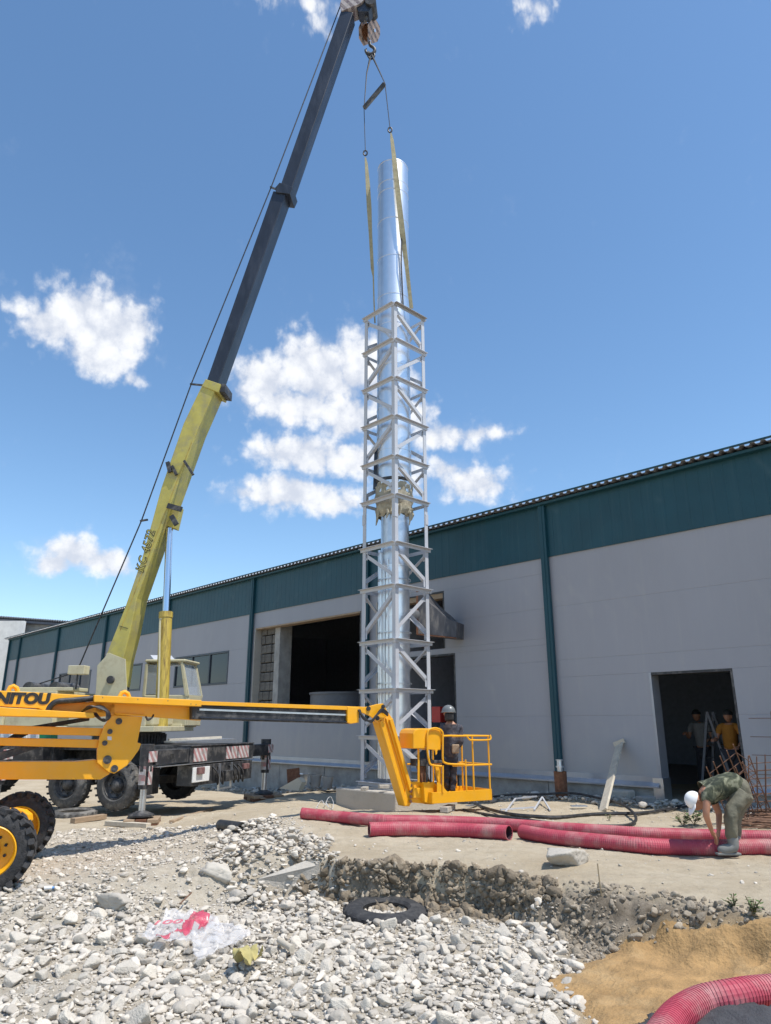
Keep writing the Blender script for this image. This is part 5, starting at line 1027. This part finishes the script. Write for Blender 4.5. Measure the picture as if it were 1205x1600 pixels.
# plastic bag with red print
bag = cloth('plastic_bag', [(212,1484),(240,1462),(262,1446),(300,1438),(330,1446),(352,1462),(388,1470),(392,1480),(362,1496),(330,1508),(312,1520),(300,1502),(286,1486),(262,1490),(236,1486)], 'film', 'crumpled clear plastic bag with red print lying on the white rubble', 'plastic bag', .075, .07, .014, 5)
for pl in ([(300,1444),(318,1440),(322,1452),(298,1470),(286,1474),(282,1466)], [(312,1460),(326,1452),(322,1466),(308,1470)], [(280,1470),(294,1466),(298,1476),(288,1480)], [(240,1484),(262,1484),(282,1472),(284,1475),(262,1488),(242,1487)]):
    c_ = cloth('red_print', pl, 'filmred', None, None, .080, .07, .010, 5, parent=bag)
o_ = gpt(238,1474); text('red_print', '100', Vector((o_.x, o_.y, o_.z+.15)), (1,.12,.02), (-.2,1,.1), .10, .26, 'filmred', bag, shear=.2, bold=.02)
rg = cloth('yellow_rag', [(362,1530),(372,1512),(380,1498),(392,1500),(404,1512),(412,1522),(398,1520),(386,1536),(370,1534)], 'rag', 'faded yellow scrap of foam rag among the stones right of the plastic bag', 'rag', .08, .12, .012, 5)
def stick(a, b_, r, m, name, label, cat, dz=.03, sq=False, n=10):
    p, q = gpt(*a, dz), gpt(*b_, dz); mb = MB(); (mb.beam(p, q, r*2, r*1.3) if sq else mb.cyl(p, q, r, n=n)); return tag(mb.build(name, m, None, bevel=.004 if sq else 0), label, cat)
stick((436,1486),(456,1500), .028, 'woodp', 'wood_offcut', 'short pale stick of wood lying on the stones below the trench corner', 'stick', .08)
stick((280,1430),(298,1412), .008, 'rebar', 'metal_rod', 'thin bent rod sticking up from the stones above the plastic bag', 'rod', .10)
stick((113,1287),(163,1280), .07, 'wood', 'plank', 'short reddish plank lying just left of the near crane jack', 'plank', .05, True); stick((167,1290),(232,1294), .06, 'woodp', 'plank', 'pale plank lying in front of the near crane jack', 'plank', .04, True)
stick((268,1287),(330,1267), .045, 'wood', 'plank', 'long thin board lying on the earth to the right of the near crane jack', 'plank', .03, True)
# black pipe offcut
pc = empty('black_pipe_offcut', gpt(360,1300), 'short black plastic pipe offcut lying on the earth between crane and trench', 'pipe offcut')
a, b_ = gpt(344,1297,.07), gpt(378,1302,.07); dr = (b_-a).normalized(); MB().lathe(a, dr, [(0,.055),(0,.075),((b_-a).length,.075),((b_-a).length,.06),(0,.055)], 24).build('pipe_wall', M['cable'], pc)
# tyres on the ground
def tyre_flat(c, r, rin, h, tilt, label, m):
    ax = Vector((tilt[0], tilt[1], 1)).normalized(); e = empty('discarded_tyre', c, label, 'tyre'); prof = [(0,rin),(0,r-.07),(.03,r-.015),(h*.3,r),(h*.7,r),(h-.03,r-.015),(h,r-.07),(h-.0,rin+.03),(h-.03,rin),(.05,rin-.01+.05),(0,rin)]
    MB().lathe(c, ax, prof, 56).build('tyre_body', m, e); s_, u_ = perp(ax); mb = MB()
    for k in range(48): t_ = 2*math.pi*k/48; rd = s_*math.cos(t_)+u_*math.sin(t_); mb.frame_box(Vector(c)+rd*(r+.003)+ax*h*(.33 if k%2 else .67), rd, ax, rd.cross(ax), .008, h*.17, .022)
    mb.build('tread_block', m, e); return e
g = gpt(602,1430); tyre_flat((g.x, g.y+.02, g.z-.10), .44, .24, .19, (.02,-.05), 'black worn tyre lying flat at the foot of the trench wall', 'tyredark')
g = gpt(112,1277); tyre_flat((g.x, g.y+.1, g.z-.04), .46, .30, .17, (0,-.03), 'half-buried grey tyre lying between the lift wheel and the crane wheels', 'tyre')
# cables
def cable(pts, r, m, label, dz=.03, name='cable', cat='cable', n=7):
    P = [gpt(*p[:2], dz+(p[2] if len(p) > 2 else 0)) for p in pts]; return tag(MB().tube(smooth_path(P, 6), r, n).build(name, m), label, cat)
cable([(742,1262,.05),(760,1266),(797,1275),(840,1279),(876,1280),(934,1275),(1009,1273),(1060,1264),(1078,1258)], .028, 'cable', 'thick black cable running straight along the debris behind the red pipes')
cable([(700,1255),(768,1251,.05),(800,1250,.08),(843,1250,.08),(893,1250,.1),(936,1258,.1),(974,1270,.1),(994,1284,.05),(984,1292),(936,1294),(876,1291),(822,1284),(760,1276),(725,1268)], .024, 'cable', 'black cable bent back in a long loop behind the red pipes')
cable([(430,1240),(450,1228,.1),(470,1218,.05),(500,1236),(530,1238)], .022, 'cable', 'black hose arching over the rubble between crane and tower block')
cable([(428,1222,.3),(436,1210,.35),(422,1218,.1),(424,1232),(440,1240)], .02, 'cablew', 'white corrugated hose looped up beside the far crane jack')
cable([(330,1210,.25),(345,1212,.2),(370,1222,.05),(390,1232),(420,1236)], .028, 'cablew', 'grey conduit trailing out from under the rear of the crane')
cable([(494,1266),(498,1262,.05),(503,1260,.09),(508,1262,.02),(512,1258,.10),(517,1258,.14),(521,1262,.06),(519,1267,.0),(512,1266,.04),(509,1262,.08),(514,1264)], .006, 'cablew', 'tangle of thin white wire beside the left corner of the concrete block')
cable([(1040,1270),(1075,1262),(1090,1255)], .02, 'cable', 'short black hose end lying near the doorway')
# white bent brackets, buckets, boards by the wall
def strut(segs, r, m, name, label, cat):
    mb = MB()
    for (a, az_), (b2, bz_) in segs: mb.beam(gpt(*a, az_), gpt(*b2, bz_), r, r)
    return tag(mb.build(name, m), label, cat)
strut([(((782,1267),.02),((835,1266),.05)),(((790,1271),.02),((806,1256),.10)),(((835,1268),.02),((848,1256),.12)),(((848,1256),.12),((860,1268),.02)),(((806,1256),.10),((840,1254),.12))], .025, 'prim', 'bent_bracket', 'white bent metal brackets dumped in the debris left of the rusty post', 'metal scrap')
def bucket(px, py, Y, r, h, label, m='steel2'):
    c = P3(px, py, Y); e = empty('bucket', c, label, 'bucket'); MB().lathe(c, (0,0,1), [(0,0),(0,r*.75),(h,r),(h,r*.94),(.03,r*.72),(.02,0)], 28).build('pail', m, e); MB().lathe(c, (0,0,1), [(h-.01,r*.98),(h-.01,r*1.05),(h+.012,r*1.05),(h+.012,r*.98)], 28).build('pail_rim', m, e); return e
bucket(493,1229,19.2,.15,.27,'white plastic bucket standing against the plinth, second from the tower block','conc'); bucket(512,1231,19.0,.14,.26,'grey bucket of mortar standing against the plinth just left of the tower block','conc')
wb = bucket(470,1226,19.6,.2,.26,'wire crate standing against the plinth beside the white bucket','steel2'); wb.name = 'crate'; wb['category'] = 'crate'
tag(MB().prism([P3(436,1232,18.7), P3(466,1215,18.7), P3(472,1222,18.7), P3(466,1236,18.7)], (.1,.12,0)).build('plywood_offcut', 'cream'), 'pale triangular plywood offcut leaning on rubble by the plinth', 'plywood'); tag(MB().beam(P3(458,1201,19.0), P3(460,1232,18.9), .32, .05, (0,1,0)).build('board', 'rust'), 'brown board standing upright against the plinth behind the offcut', 'board')
b0 = gpt(942,1268); b1_ = onplane(968,1163, WO+WNn*.06, WNn); e = empty('leaning_plank', b0, 'long weathered board leaning against the warehouse wall between the post and the doorway', 'plank')
MB().beam(b0, b1_, .20, .045, WNn).build('board', 'woodp', e, bevel=.006); dn = (b1_-b0).normalized(); MB().beam(b1_-dn*.02-WE*.12, b1_-dn*.0+WE*.12+ZU*.08, .09, .05, WNn).build('cross_cleat', 'woodp', e)
rp = empty('rusty_post', W(-1.85,-.3,.28), 'rusty steel pipe stub standing under the teal joint cover', 'post'); q = P3(879,1262,16.05); MB().lathe(Vector((q.x,q.y,gz(q.x,q.y)-.1)), (0,0,1), [(0,.125),(.66,.135),(.66,.115),(.2,.11)], 28).build('pipe_stub', 'rust', rp)
MB().lathe(Vector((q.x,q.y,gz(q.x,q.y)+.5)), (0,0,1), [(0,.06),(.14,.06),(.14,.085),(.17,.085),(.17,.06),(.28,.055),(.28,.075),(.3,.075),(.3,0)], 20).build('pipe_spigot', 'steel2', rp)
tag(MB().box(W(-.75,.02,.22), (.5,.3,.34), -.8).build('kerb_block', 'concL', bevel=.04), 'broken concrete kerb block against the plinth right of the leaning board', 'concrete block'); tag(MB().box(W(-.05,-.02,.55)+Vector((0,0,0)), (.32,.25,.3), .3).build('kerb_block', 'conc', bevel=.03), 'small grey concrete block at the foot of the door jamb', 'concrete block')
# scattered scraps in the trampled strip
lab = ['bent strip of tin lying in the debris below the leaning board','grey sheet scrap lying by the door of the warehouse','crumpled scrap of tin below the basket of the lift','pale slab piece lying right under the basket','broken lath lying near the foot of the far crane jack','split board lying beside the dark timber pad']
for k, (x, y, m_, w_) in enumerate(((905,1264,'steel2',.3),(1010,1262,'steel2',.35),(740,1262,'steel2',.4),(700,1268,'concL',.5),(412,1240,'woodp',.6),(408,1250,'wood',.5))):
    g = gpt(x, y, .05); tag(MB().box(g, (w_, .14, .02 if m_ != 'concL' else .09), .4*k).build('scrap_piece', m_, bevel=.004), lab[k], 'scrap')
# rebar work on the right
def rebar_cage(o0, o1, w, d, nl, nh, label, twist=0):
    e = empty('rebar_cage', o0, label, 'rebar cage'); ax = (o1-o0); a, u = perp(ax, (0,1,0)); 
    for i in range(nl):
        for j in (0, 1): q = a*(i/(nl-1)-.5)*w+u*(j-.5)*d; MB().tube([o0+q, o1+q+ax.normalized()*.06*random.random()], .009, 6).build('bar', 'rebar', e)
    for k in range(nh):
        c = o0+ax*((k+.4)/nh); P = [c+a*x*w/2+u*y*d/2 for x, y in ((-1,-1),(1,-1),(1,1),(-1,1),(-1,-1))]; MB().tube(P, .007, 5).build('stirrup', 'rebar', e)
g = gpt(1205,1290); rebar_cage(g+Vector((-.1,.4,.05)), P3(1138,1192,11.2), .55, .30, 5, 6, 'leaning rusty rebar cage with its end in front of the dark doorway')
g = gpt(1290,1290); rebar_cage(Vector((g.x-.75, g.y+.3, .0)), P3(1196,1190,11.6), .40, .25, 4, 8, 'rusty rebar cage standing upright right of the bending man')
mh = empty('reinforcing_mesh', W(2.6,0,.4), 'sheet of thin reinforcing mesh leaning on the warehouse wall right of the doorway', 'mesh')
for z in (.3,.62,.95,1.27,1.6): MB().tube([W(1.95,z,.35-z*.15), W(4.6,z,.35-z*.15)], .006, 5).build('wire', 'rebar', mh)
for s in (2.35,2.75,3.15,3.55,3.95,4.35): MB().tube([W(s,0,.36), W(s,1.72,.1)], .006, 5).build('wire', 'rebar', mh)
hb2 = MB()
for k in range(60): g = gpt(1165+random.random()*60, 1282+random.random()*20, .05+.10*random.random()); a = random.random()*.5-.25; hb2.tube([g-Vector((.35*math.cos(a),.35*math.sin(a),0)), g+Vector((.4*math.cos(a),.4*math.sin(a),.04*random.random()))], .007, 5)
tag(hb2.build('rebar_heap', 'rebar'), 'heap of loose rusty rebar offcuts behind the bending man', 'rebar heap')['kind'] = 'stuff'
# weeds
def weed(px, py, h, n, label, seed):
    r_ = random.Random(seed); g = gpt(px, py); e = empty('weed', g, label, 'weed'); lf = MB(); stm = MB()
    for k in range(n):
        a = r_.uniform(0, 6.28); tp = g+Vector((math.cos(a)*h*r_.uniform(.2,.8), math.sin(a)*h*r_.uniform(.2,.6), h*r_.uniform(.5,1.1))); stm.tube([g, g.lerp(tp,.5)+ZU*.02, tp], .004, 5)
        for j in range(7):
            c = g.lerp(tp, .3+.1*j); b_ = r_.uniform(0,6.28); dr = Vector((math.cos(b_), math.sin(b_), r_.uniform(-.1,.6))).normalized()*h*.38; sd_ = dr.cross(ZU).normalized()*h*.10
            lf.add([c, c+dr*.5+sd_, c+dr, c+dr*.5-sd_], [(0,1,2,3)])
    lf.build('leaves', 'weed', e); stm.build('stems', 'stem', e)
weed(1068,1292,.20,7,'small green weed in front of the doorway behind the red pipes',1); weed(1085,1290,.26,9,'leafy green weed right below the head of the bending man',2); weed(1148,1420,.12,5,'tiny weed sprouting from the earth slope above the sand',3); weed(1178,1434,.14,7,'low green weed on the slope edge right above the sand',4); weed(1062,1284,.12,4,'sparse weed beside the stones near the doorway',5); weed(952,1282,.1,3,'thin weed growing by the loop of black cable',6)
tag(MB().tube(smooth_path([gpt(940,1402,.0), gpt(938,1395,.12), gpt(937,1390,.22)],4), .006, 5).build('dry_twig', 'stem'), 'thin dry twig sticking out of the earth slope', 'twig')
g = gpt(74,1396,.05); bo = empty('bottle', g, 'small blue and white plastic bottle scrap lying on the dusty track', 'bottle'); MB().cyl(g-Vector((.04,0,0)), g+Vector((.04,.02,0)), .02, n=14).build('bottle_body', 'white', bo); MB().cyl(g+Vector((.04,.02,0)), g+Vector((.07,.025,0)), .014, n=12).build('bottle_cap', 'blue', bo)

# ------------------------------------------------------------------ people
def skin_geo(V, E_, Rr, root=0, sub=2):
    me = bpy.data.meshes.new('tmp'); me.from_pydata([tuple(v) for v in V], E_, []); o = bpy.data.objects.new('tmp', me); col.objects.link(o)
    sk = o.modifiers.new('s', 'SKIN'); sk.use_smooth_shade = True
    for i, r in enumerate(Rr): d = me.skin_vertices[0].data[i]; d.radius = (r, r) if not isinstance(r, tuple) else r; d.use_root = (i == root)
    sb_ = o.modifiers.new('b', 'SUBSURF'); sb_.levels = sub; sb_.render_levels = sub
    dg = bpy.context.evaluated_depsgraph_get(); dg.update(); ev = o.evaluated_get(dg); m2 = ev.to_mesh(); vs = [v.co.copy() for v in m2.vertices]; fs = [tuple(p.vertices) for p in m2.polygons]; ev.to_mesh_clear(); bpy.data.objects.remove(o); return vs, fs
def chain(mb, pts, rs, sub=2):
    V = [Vector(p) for p in pts]; v, f = skin_geo(V, [(i, i+1) for i in range(len(V)-1)], rs, 0, sub); mb.add(v, f, True)
def skel(mb, J, bones, rad, root, sub=2):
    ks = list(J); idx = {k: i for i, k in enumerate(ks)}; v, f = skin_geo([J[k] for k in ks], [(idx[a], idx[b_]) for a, b_ in bones], [rad[k] for k in ks], idx[root], sub); mb.add(v, f, True)
def hand(mb, wrist, d, side, curl):
    "palm, four fingers and thumb as their own chains rooted in the palm"
    d = Vector(d).normalized(); s_ = Vector(side).normalized(); c_ = Vector(curl).normalized(); p = wrist+d*.08
    chain(mb, [wrist-d*.02, wrist+d*.04, p], [(.027,.018),(.036,.017),(.036,.015)], 2)
    for i, l_ in enumerate((.068,.078,.072,.056)):
        b_ = p+s_*(.028-.0185*i)-d*.012; chain(mb, [b_, b_+d*l_*.5+c_*.008, b_+d*l_*.8+c_*.032, b_+d*l_*.85+c_*.055], [.0095,.009,.008,.007], 1)
    b_ = wrist+d*.03+s_*.03; chain(mb, [b_, b_+d*.03+s_*.02+c_*.012, b_+d*.055+s_*.022+c_*.035], [.011,.010,.008], 1)
def head(mb, c, fwd, up, r=.098):
    c = Vector(c); f_ = Vector(fwd).normalized(); u = Vector(up); u = (u-f_*u.dot(f_)).normalized(); s_ = f_.cross(u)
    v, fc = ico(4); P = []
    for x in v:
        a, b_, z = x[0], x[1], x[2]                            # a forward, b side, z up
        q = f_*a*r*1.0*(1.0 if z > -.1 else 1-.12*abs(z))+s_*b_*r*.80*(1-.28*max(0,-z))+u*z*r*1.24
        q += f_*.022*math.exp(-((b_/.18)**2+((z+.08)/.16)**2))*(a > 0)     # nose
        q -= f_*.012*(math.exp(-(((abs(b_)-.36)/.16)**2+((z-.06)/.12)**2)))*(a > 0)   # eye sockets
        q += f_*.008*math.exp(-((b_/.25)**2+((z+.50)/.08)**2))*(a > 0)
        P.append(c+q)
    mb.add(P, [tuple(t_) for t_ in fc], True)
    for sg in (-1, 1): chain(mb, [c+s_*sg*r*.74+u*.02, c+s_*sg*r*.9-f_*.01, c+s_*sg*r*.86-u*.035], [(.012,.02),(.01,.022),(.008,.014)], 1)
    return f_, u, s_
# bending man
FY = gpt(1134,1336).y-.10; dY = FY
def B(px, py, dy=0): return P3(px, py, FY+dy)
mn = empty('person', B(1134,1336), 'man in camouflage shirt, olive trousers and white cap bending down over the red pipes', 'person')
J = dict(pel=B(1163,1232), spine=B(1142,1224), chest=B(1119,1228), nb=B(1104,1238), neck=B(1096,1244),
         sN=B(1106,1239,-.17), eN=B(1103,1274,-.20), wN=B(1113,1300,-.10), sF=B(1111,1241,.17), eF=B(1124,1272,.16), wF=B(1123,1299,.03),
         hN=B(1163,1238,-.09), kN=B(1139,1274,-.14), aN=B(1146,1320,-.12), tN=B(1124,1333,-.14), hF=B(1166,1238,.09), kF=B(1147,1275,.13), aF=B(1150,1318,.12), tF=B(1130,1329,.12))
bones = [('pel','spine'),('spine','chest'),('chest','nb'),('nb','neck'),('nb','sN'),('sN','eN'),('eN','wN'),('nb','sF'),('sF','eF'),('eF','wF'),('pel','hN'),('hN','kN'),('kN','aN'),('aN','tN'),('pel','hF'),('hF','kF'),('kF','aF'),('aF','tF')]
rad = dict(pel=.09, spine=.11, chest=.12, nb=.08, neck=.055, sN=.055, eN=.041, wN=.027, sF=.055, eF=.041, wF=.027, hN=.045, kN=.045, aN=.035, tN=.018, hF=.045, kF=.045, aF=.035, tF=.018)
mb = MB(); skel(mb, J, bones, rad, 'pel'); hand(mb, J['wN'], B(1119,1310,-.06)-J['wN'], (0,-1,0), (-.2,.2,-1)); hand(mb, J['wF'], B(1121,1310,.02)-J['wF'], (0,1,0), (-.2,-.2,-1))
hc = B(1086,1252); hf = Vector((-.45,-.15,-.88)); head(mb, hc, hf, (-.88,0,.45)); mb.build('body', 'skin', mn)
# shirt with sleeves to mid upper arm
J2 = dict(J); J2['sl1'] = J['sN'].lerp(J['eN'],.52); J2['sl2'] = J['sF'].lerp(J['eF'],.55); J2['w'] = B(1162,1228)
mb = MB(); skel(mb, {k: J2[k] for k in ('w','spine','chest','nb','sN','sl1','sF','sl2')}, [('w','spine'),('spine','chest'),('chest','nb'),('nb','sN'),('sN','sl1'),('nb','sF'),('sF','sl2')], dict(w=.145, spine=.15, chest=.155, nb=.105, sN=.08, sl1=.075, sF=.08, sl2=.07), 'chest'); folds(mb.build('shirt', 'camo', mn), .035)
mb = MB(); skel(mb, dict(p=B(1164,1231), w=B(1152,1228), h1=J['hN'], k1=J['kN'], a1=B(1145,1316,-.12), h2=J['hF'], k2=J['kF'], a2=B(1150,1315,.12)), [('p','w'),('p','h1'),('h1','k1'),('k1','a1'),('p','h2'),('h2','k2'),('k2','a2')], dict(p=.175, w=.155, h1=.12, k1=.085, a1=.065, h2=.12, k2=.085, a2=.065), 'p'); folds(mb.build('trousers', 'trouser', mn), .05, .13)
for s_, dy in (('N',-.13),('F',.12)):
    a = J['a'+s_]; fz = B(1134,1336,dy).z; mb = MB(); chain(mb, [a+ZU*.13, a+ZU*.02, Vector((a.x+.0,a.y,fz+.075)), Vector((a.x-.10,a.y,fz+.06)), Vector((a.x-.20,a.y,fz+.045))], [.075,.068,(.075,.075),(.065,.062),(.055,.045)], 2); mb.build('boot', 'boot', mn)
    MB().frame_box(Vector((a.x-.075,a.y,fz+.012)), (1,0,0), (0,1,0), ZU, .14, .045, .014).build('boot_sole', 'boot', mn, bevel=.01)
f_ = hf.normalized(); u = Vector((-.88,0,.45)); u = (u-f_*u.dot(f_)).normalized(); s_ = f_.cross(u); v, fc = ico(4); P = []; 
for x in v:
    z = max(x[2], .0); P.append(hc+f_*x[0]*.106+s_*x[1]*.090+u*(z*.112+.016)-f_*.004)
mb = MB().add(P, [tuple(t_) for t_ in fc], True); cp = mb.build('cap', 'whitec', mn)
mb = MB(); n = 14; vs = []
for k in range(n+1): a = -1.1+2.2*k/n; vs += [hc+u*.018+f_*math.cos(a)*.105+s_*math.sin(a)*.092, hc+u*.006+f_*(math.cos(a)*.105+.075*math.cos(a*.9))+s_*math.sin(a)*.10]
mb.add(vs, [(2*k, 2*k+1, 2*k+3, 2*k+2) for k in range(n)], True); o = mb.build('cap_peak', 'whitec', cp); o.modifiers.new('t', 'SOLIDIFY').thickness = .005
# man in the basket
bc = K(.32,.45,.03); 
def Q(px, py, dy=0): return P3(px, py, bc.y+dy)
feet = P3(701,1240,bc.y).z; flo = bc.z
pm = empty('person', Vector((bc.x,bc.y,flo)), 'worker in dark jacket and grey helmet standing in the yellow basket, turned away', 'person')
J = dict(pel=Q(703,1184), spine=Q(704,1165), chest=Q(705,1146), nb=Q(704,1132), neck=Q(703,1125),
         sL=Q(693,1134,.03), eL=Q(689,1156,.12), wL=Q(684,1166,.22), sR=Q(717,1135,-.02), eR=Q(720,1158,-.02), wR=Q(712,1172,.06),
         hL=Q(697,1189), kL=Q(697,1211), aL=Vector((Q(699,1232).x, bc.y+.05, flo+.10)), tL=Vector((Q(694,1235).x, bc.y+.17, flo+.05)), hR=Q(709,1189), kR=Q(708,1211,.02), aR=Vector((Q(707,1232).x, bc.y-.05, flo+.10)), tR=Vector((Q(704,1238).x, bc.y+.09, flo+.05)))
bones = [('pel','spine'),('spine','chest'),('chest','nb'),('nb','neck'),('nb','sL'),('sL','eL'),('eL','wL'),('nb','sR'),('sR','eR'),('eR','wR'),('pel','hL'),('hL','kL'),('kL','aL'),('aL','tL'),('pel','hR'),('hR','kR'),('kR','aR'),('aR','tR')]
rad = dict(pel=.12, spine=.115, chest=.125, nb=.05, neck=.052, sL=.035, eL=.035, wL=.028, sR=.035, eR=.035, wR=.028, hL=.06, kL=.05, aL=.035, tL=.02, hR=.06, kR=.05, aR=.035, tR=.02)
mb = MB(); skel(mb, J, bones, rad, 'pel'); hand(mb, J['wL'], (-.3,.8,-.2), (0,0,1), (0,0,-1)); hand(mb, J['wR'], (-.7,.6,-.2), (0,0,1), (0,0,-1)); hc = Q(701,1114,.01); head(mb, hc, (-.75,.6,-.12), (0,0,1)); mb.build('body', 'skin', pm)
mb = MB(); skel(mb, {k: (J[k] if k in J else None) or Q(704,1189) for k in ('hem','pel','spine','chest','nb','sL','eL','wL','sR','eR','wR') if k != 'pel'} , [('hem','spine'),('spine','chest'),('chest','nb'),('nb','sL'),('sL','eL'),('eL','wL'),('nb','sR'),('sR','eR'),('eR','wR')], dict(hem=(.175,.175), spine=.155, chest=.165, nb=.125, sL=.085, eL=.07, wL=.05, sR=.085, eR=.07, wR=.05), 'chest'); folds(mb.build('jacket', 'navy', pm), .045)
mb = MB(); skel(mb, dict(w=Q(703,1172), p=J['pel'], h1=J['hL'], k1=J['kL'], a1=J['aL'], h2=J['hR'], k2=J['kR'], a2=J['aR']), [('w','p'),('p','h1'),('h1','k1'),('k1','a1'),('p','h2'),('h2','k2'),('k2','a2')], dict(w=.14, p=.15, h1=.10, k1=.08, a1=.065, h2=.10, k2=.08, a2=.065), 'p'); folds(mb.build('trousers', 'navyd', pm), .05)
for a in ('aL','aR'):
    t_ = J['t'+a[1]]; mb = MB(); chain(mb, [J[a], J[a]-ZU*.045, (J[a]+t_)/2-ZU*.02, t_], [.055,.055,.05,.042], 2); mb.build('boot', 'black', pm)
v, fc = ico(4); f_ = Vector((-.75,.6,0)).normalized(); s_ = f_.cross(ZU); P = [hc+f_*x[0]*.135+s_*x[1]*.118+ZU*(max(x[2],0)*.13+.02-(.0 if x[2] > 0 else .012)) for x in v]; MB().add(P, [tuple(t_) for t_ in fc], True).build('helmet', 'helmet', pm)
MB().lathe(hc+ZU*.015, (0,0,1), [(0,.12),(-.006,.146),(.004,.146),(.01,.12)], 32).build('helmet_brim', 'helmet', pm)
MB().frame_box(Q(702,1120,-.05), (1,0,0), (0,1,0), ZU, .085, .05, .075).build('neck_cloth', 'black', pm, bevel=.03)
MB().frame_box(Q(712,1170,-.17), (1,0,0), (0,1,0), ZU, .07, .02, .08).build('tool_pouch', 'wood', pm, bevel=.02)
# workers inside the doorway
def inner_man(s, o, label, shirt, bend=0, arm=0):
    g = W(s, 0, o); e = empty('person', g, label, 'person'); f_ = WE
    def q(x, y, z): return g+WE*(x+bend*max(0,z-.9))+WNn*y+ZU*(z-bend*.25*max(0,z-.9))
    Jm = dict(pel=q(0,0,.95), spine=q(0,0,1.15), chest=q(0,0,1.33), nb=q(0,0,1.47), neck=q(0,0,1.54), sL=q(-.19,0,1.44), eL=q(-.25,.1,1.18), wL=q(-.2,.3,1.2+arm), sR=q(.19,0,1.44), eR=q(.27,.05,1.18), wR=q(.25,.25,1.05+arm), hL=q(-.1,0,.9), kL=q(-.12,.04,.5), aL=q(-.13,0,.1), tL=q(-.14,.16,.05), hR=q(.1,0,.9), kR=q(.12,.04,.5), aR=q(.13,0,.1), tR=q(.14,.16,.05))
    bn = [('pel','spine'),('spine','chest'),('chest','nb'),('nb','neck'),('nb','sL'),('sL','eL'),('eL','wL'),('nb','sR'),('sR','eR'),('eR','wR'),('pel','hL'),('hL','kL'),('kL','aL'),('aL','tL'),('pel','hR'),('hR','kR'),('kR','aR'),('aR','tR')]
    mb = MB(); skel(mb, Jm, bn, dict(pel=.12, spine=.115, chest=.125, nb=.07, neck=.055, sL=.055, eL=.042, wL=.028, sR=.055, eR=.042, wR=.028, hL=.08, kL=.058, aL=.042, tL=.035, hR=.08, kR=.058, aR=.042, tR=.035), 'pel')
    hand(mb, Jm['wL'], WNn, WE, -ZU); hand(mb, Jm['wR'], WNn, -WE, -ZU); head(mb, q(0,.02,1.66), WNn*-1+WE*.3, ZU); mb.build('body', 'skin', e)
    mb = MB(); skel(mb, dict(h=q(0,0,.95), s=Jm['spine'], c=Jm['chest'], n=Jm['nb'], a=Jm['sL'], b=Jm['sL'].lerp(Jm['eL'],.6), d=Jm['sR'], e=Jm['sR'].lerp(Jm['eR'],.6)), [('h','s'),('s','c'),('c','n'),('n','a'),('a','b'),('n','d'),('d','e')], dict(h=.15, s=.15, c=.16, n=.10, a=.08, b=.07, d=.08, e=.07), 'c'); mb.build('shirt', shirt, e)
    mb = MB(); skel(mb, dict(p=Jm['pel'], h1=Jm['hL'], k1=Jm['kL'], a1=Jm['aL'], h2=Jm['hR'], k2=Jm['kR'], a2=Jm['aR']), [('p','h1'),('h1','k1'),('k1','a1'),('p','h2'),('h2','k2'),('k2','a2')], dict(p=.14, h1=.10, k1=.08, a1=.065, h2=.10, k2=.08, a2=.065), 'p'); mb.build('trousers', 'navyd', e)
    v, fc = ico(3); hc = q(0,.02,1.66); MB().add([hc+WE*x[0]*.10+WNn*x[1]*.115+ZU*(max(x[2],0)*.12+.03) for x in v], [tuple(t_) for t_ in fc], True).build('hair', 'black', e); return e
inner_man(.98, -1.35, 'worker in an orange shirt standing in the shade of the doorway', 'orange', .05); inner_man(.02, -2.3, 'worker in a pale shirt behind the stepladder inside the doorway', 'greyshirt', -.1, .1)
sd_ = empty('stepladder', W(.75,0,-1.3), 'aluminium stepladder standing open just inside the doorway', 'stepladder'); ap = W(.62,1.75,-1.42)
for (s, o) in ((.30,-1.2),(.36,-1.65),(1.08,-1.2),(1.02,-1.65)): MB().beam(W(s,0,o), ap+WNn*(.15 if o > -1.4 else -.15), .05, .03, WNn).build('rail', 'dullalu', sd_)
for k in range(1, 6):
    t_ = k/6.5; a = W(.30,0,-1.2).lerp(ap+WNn*.15, t_); b_ = W(.36,0,-1.65).lerp(ap-WNn*.15, t_); MB().beam(a, b_, .03, .02).build('rung', 'dullalu', sd_)
    a = W(1.08,0,-1.2).lerp(ap+WNn*.15, t_); b_ = W(1.02,0,-1.65).lerp(ap-WNn*.15, t_); MB().beam(a, b_, .03, .02).build('rung', 'dullalu', sd_)
tag(MB().box(W(-6.5,1.75,-.6), (.32,.3,.42), -.8).build('red_cabinet', 'red', bevel=.01), 'small red cabinet glimpsed in the opening behind the tower', 'cabinet')
tick('a5')
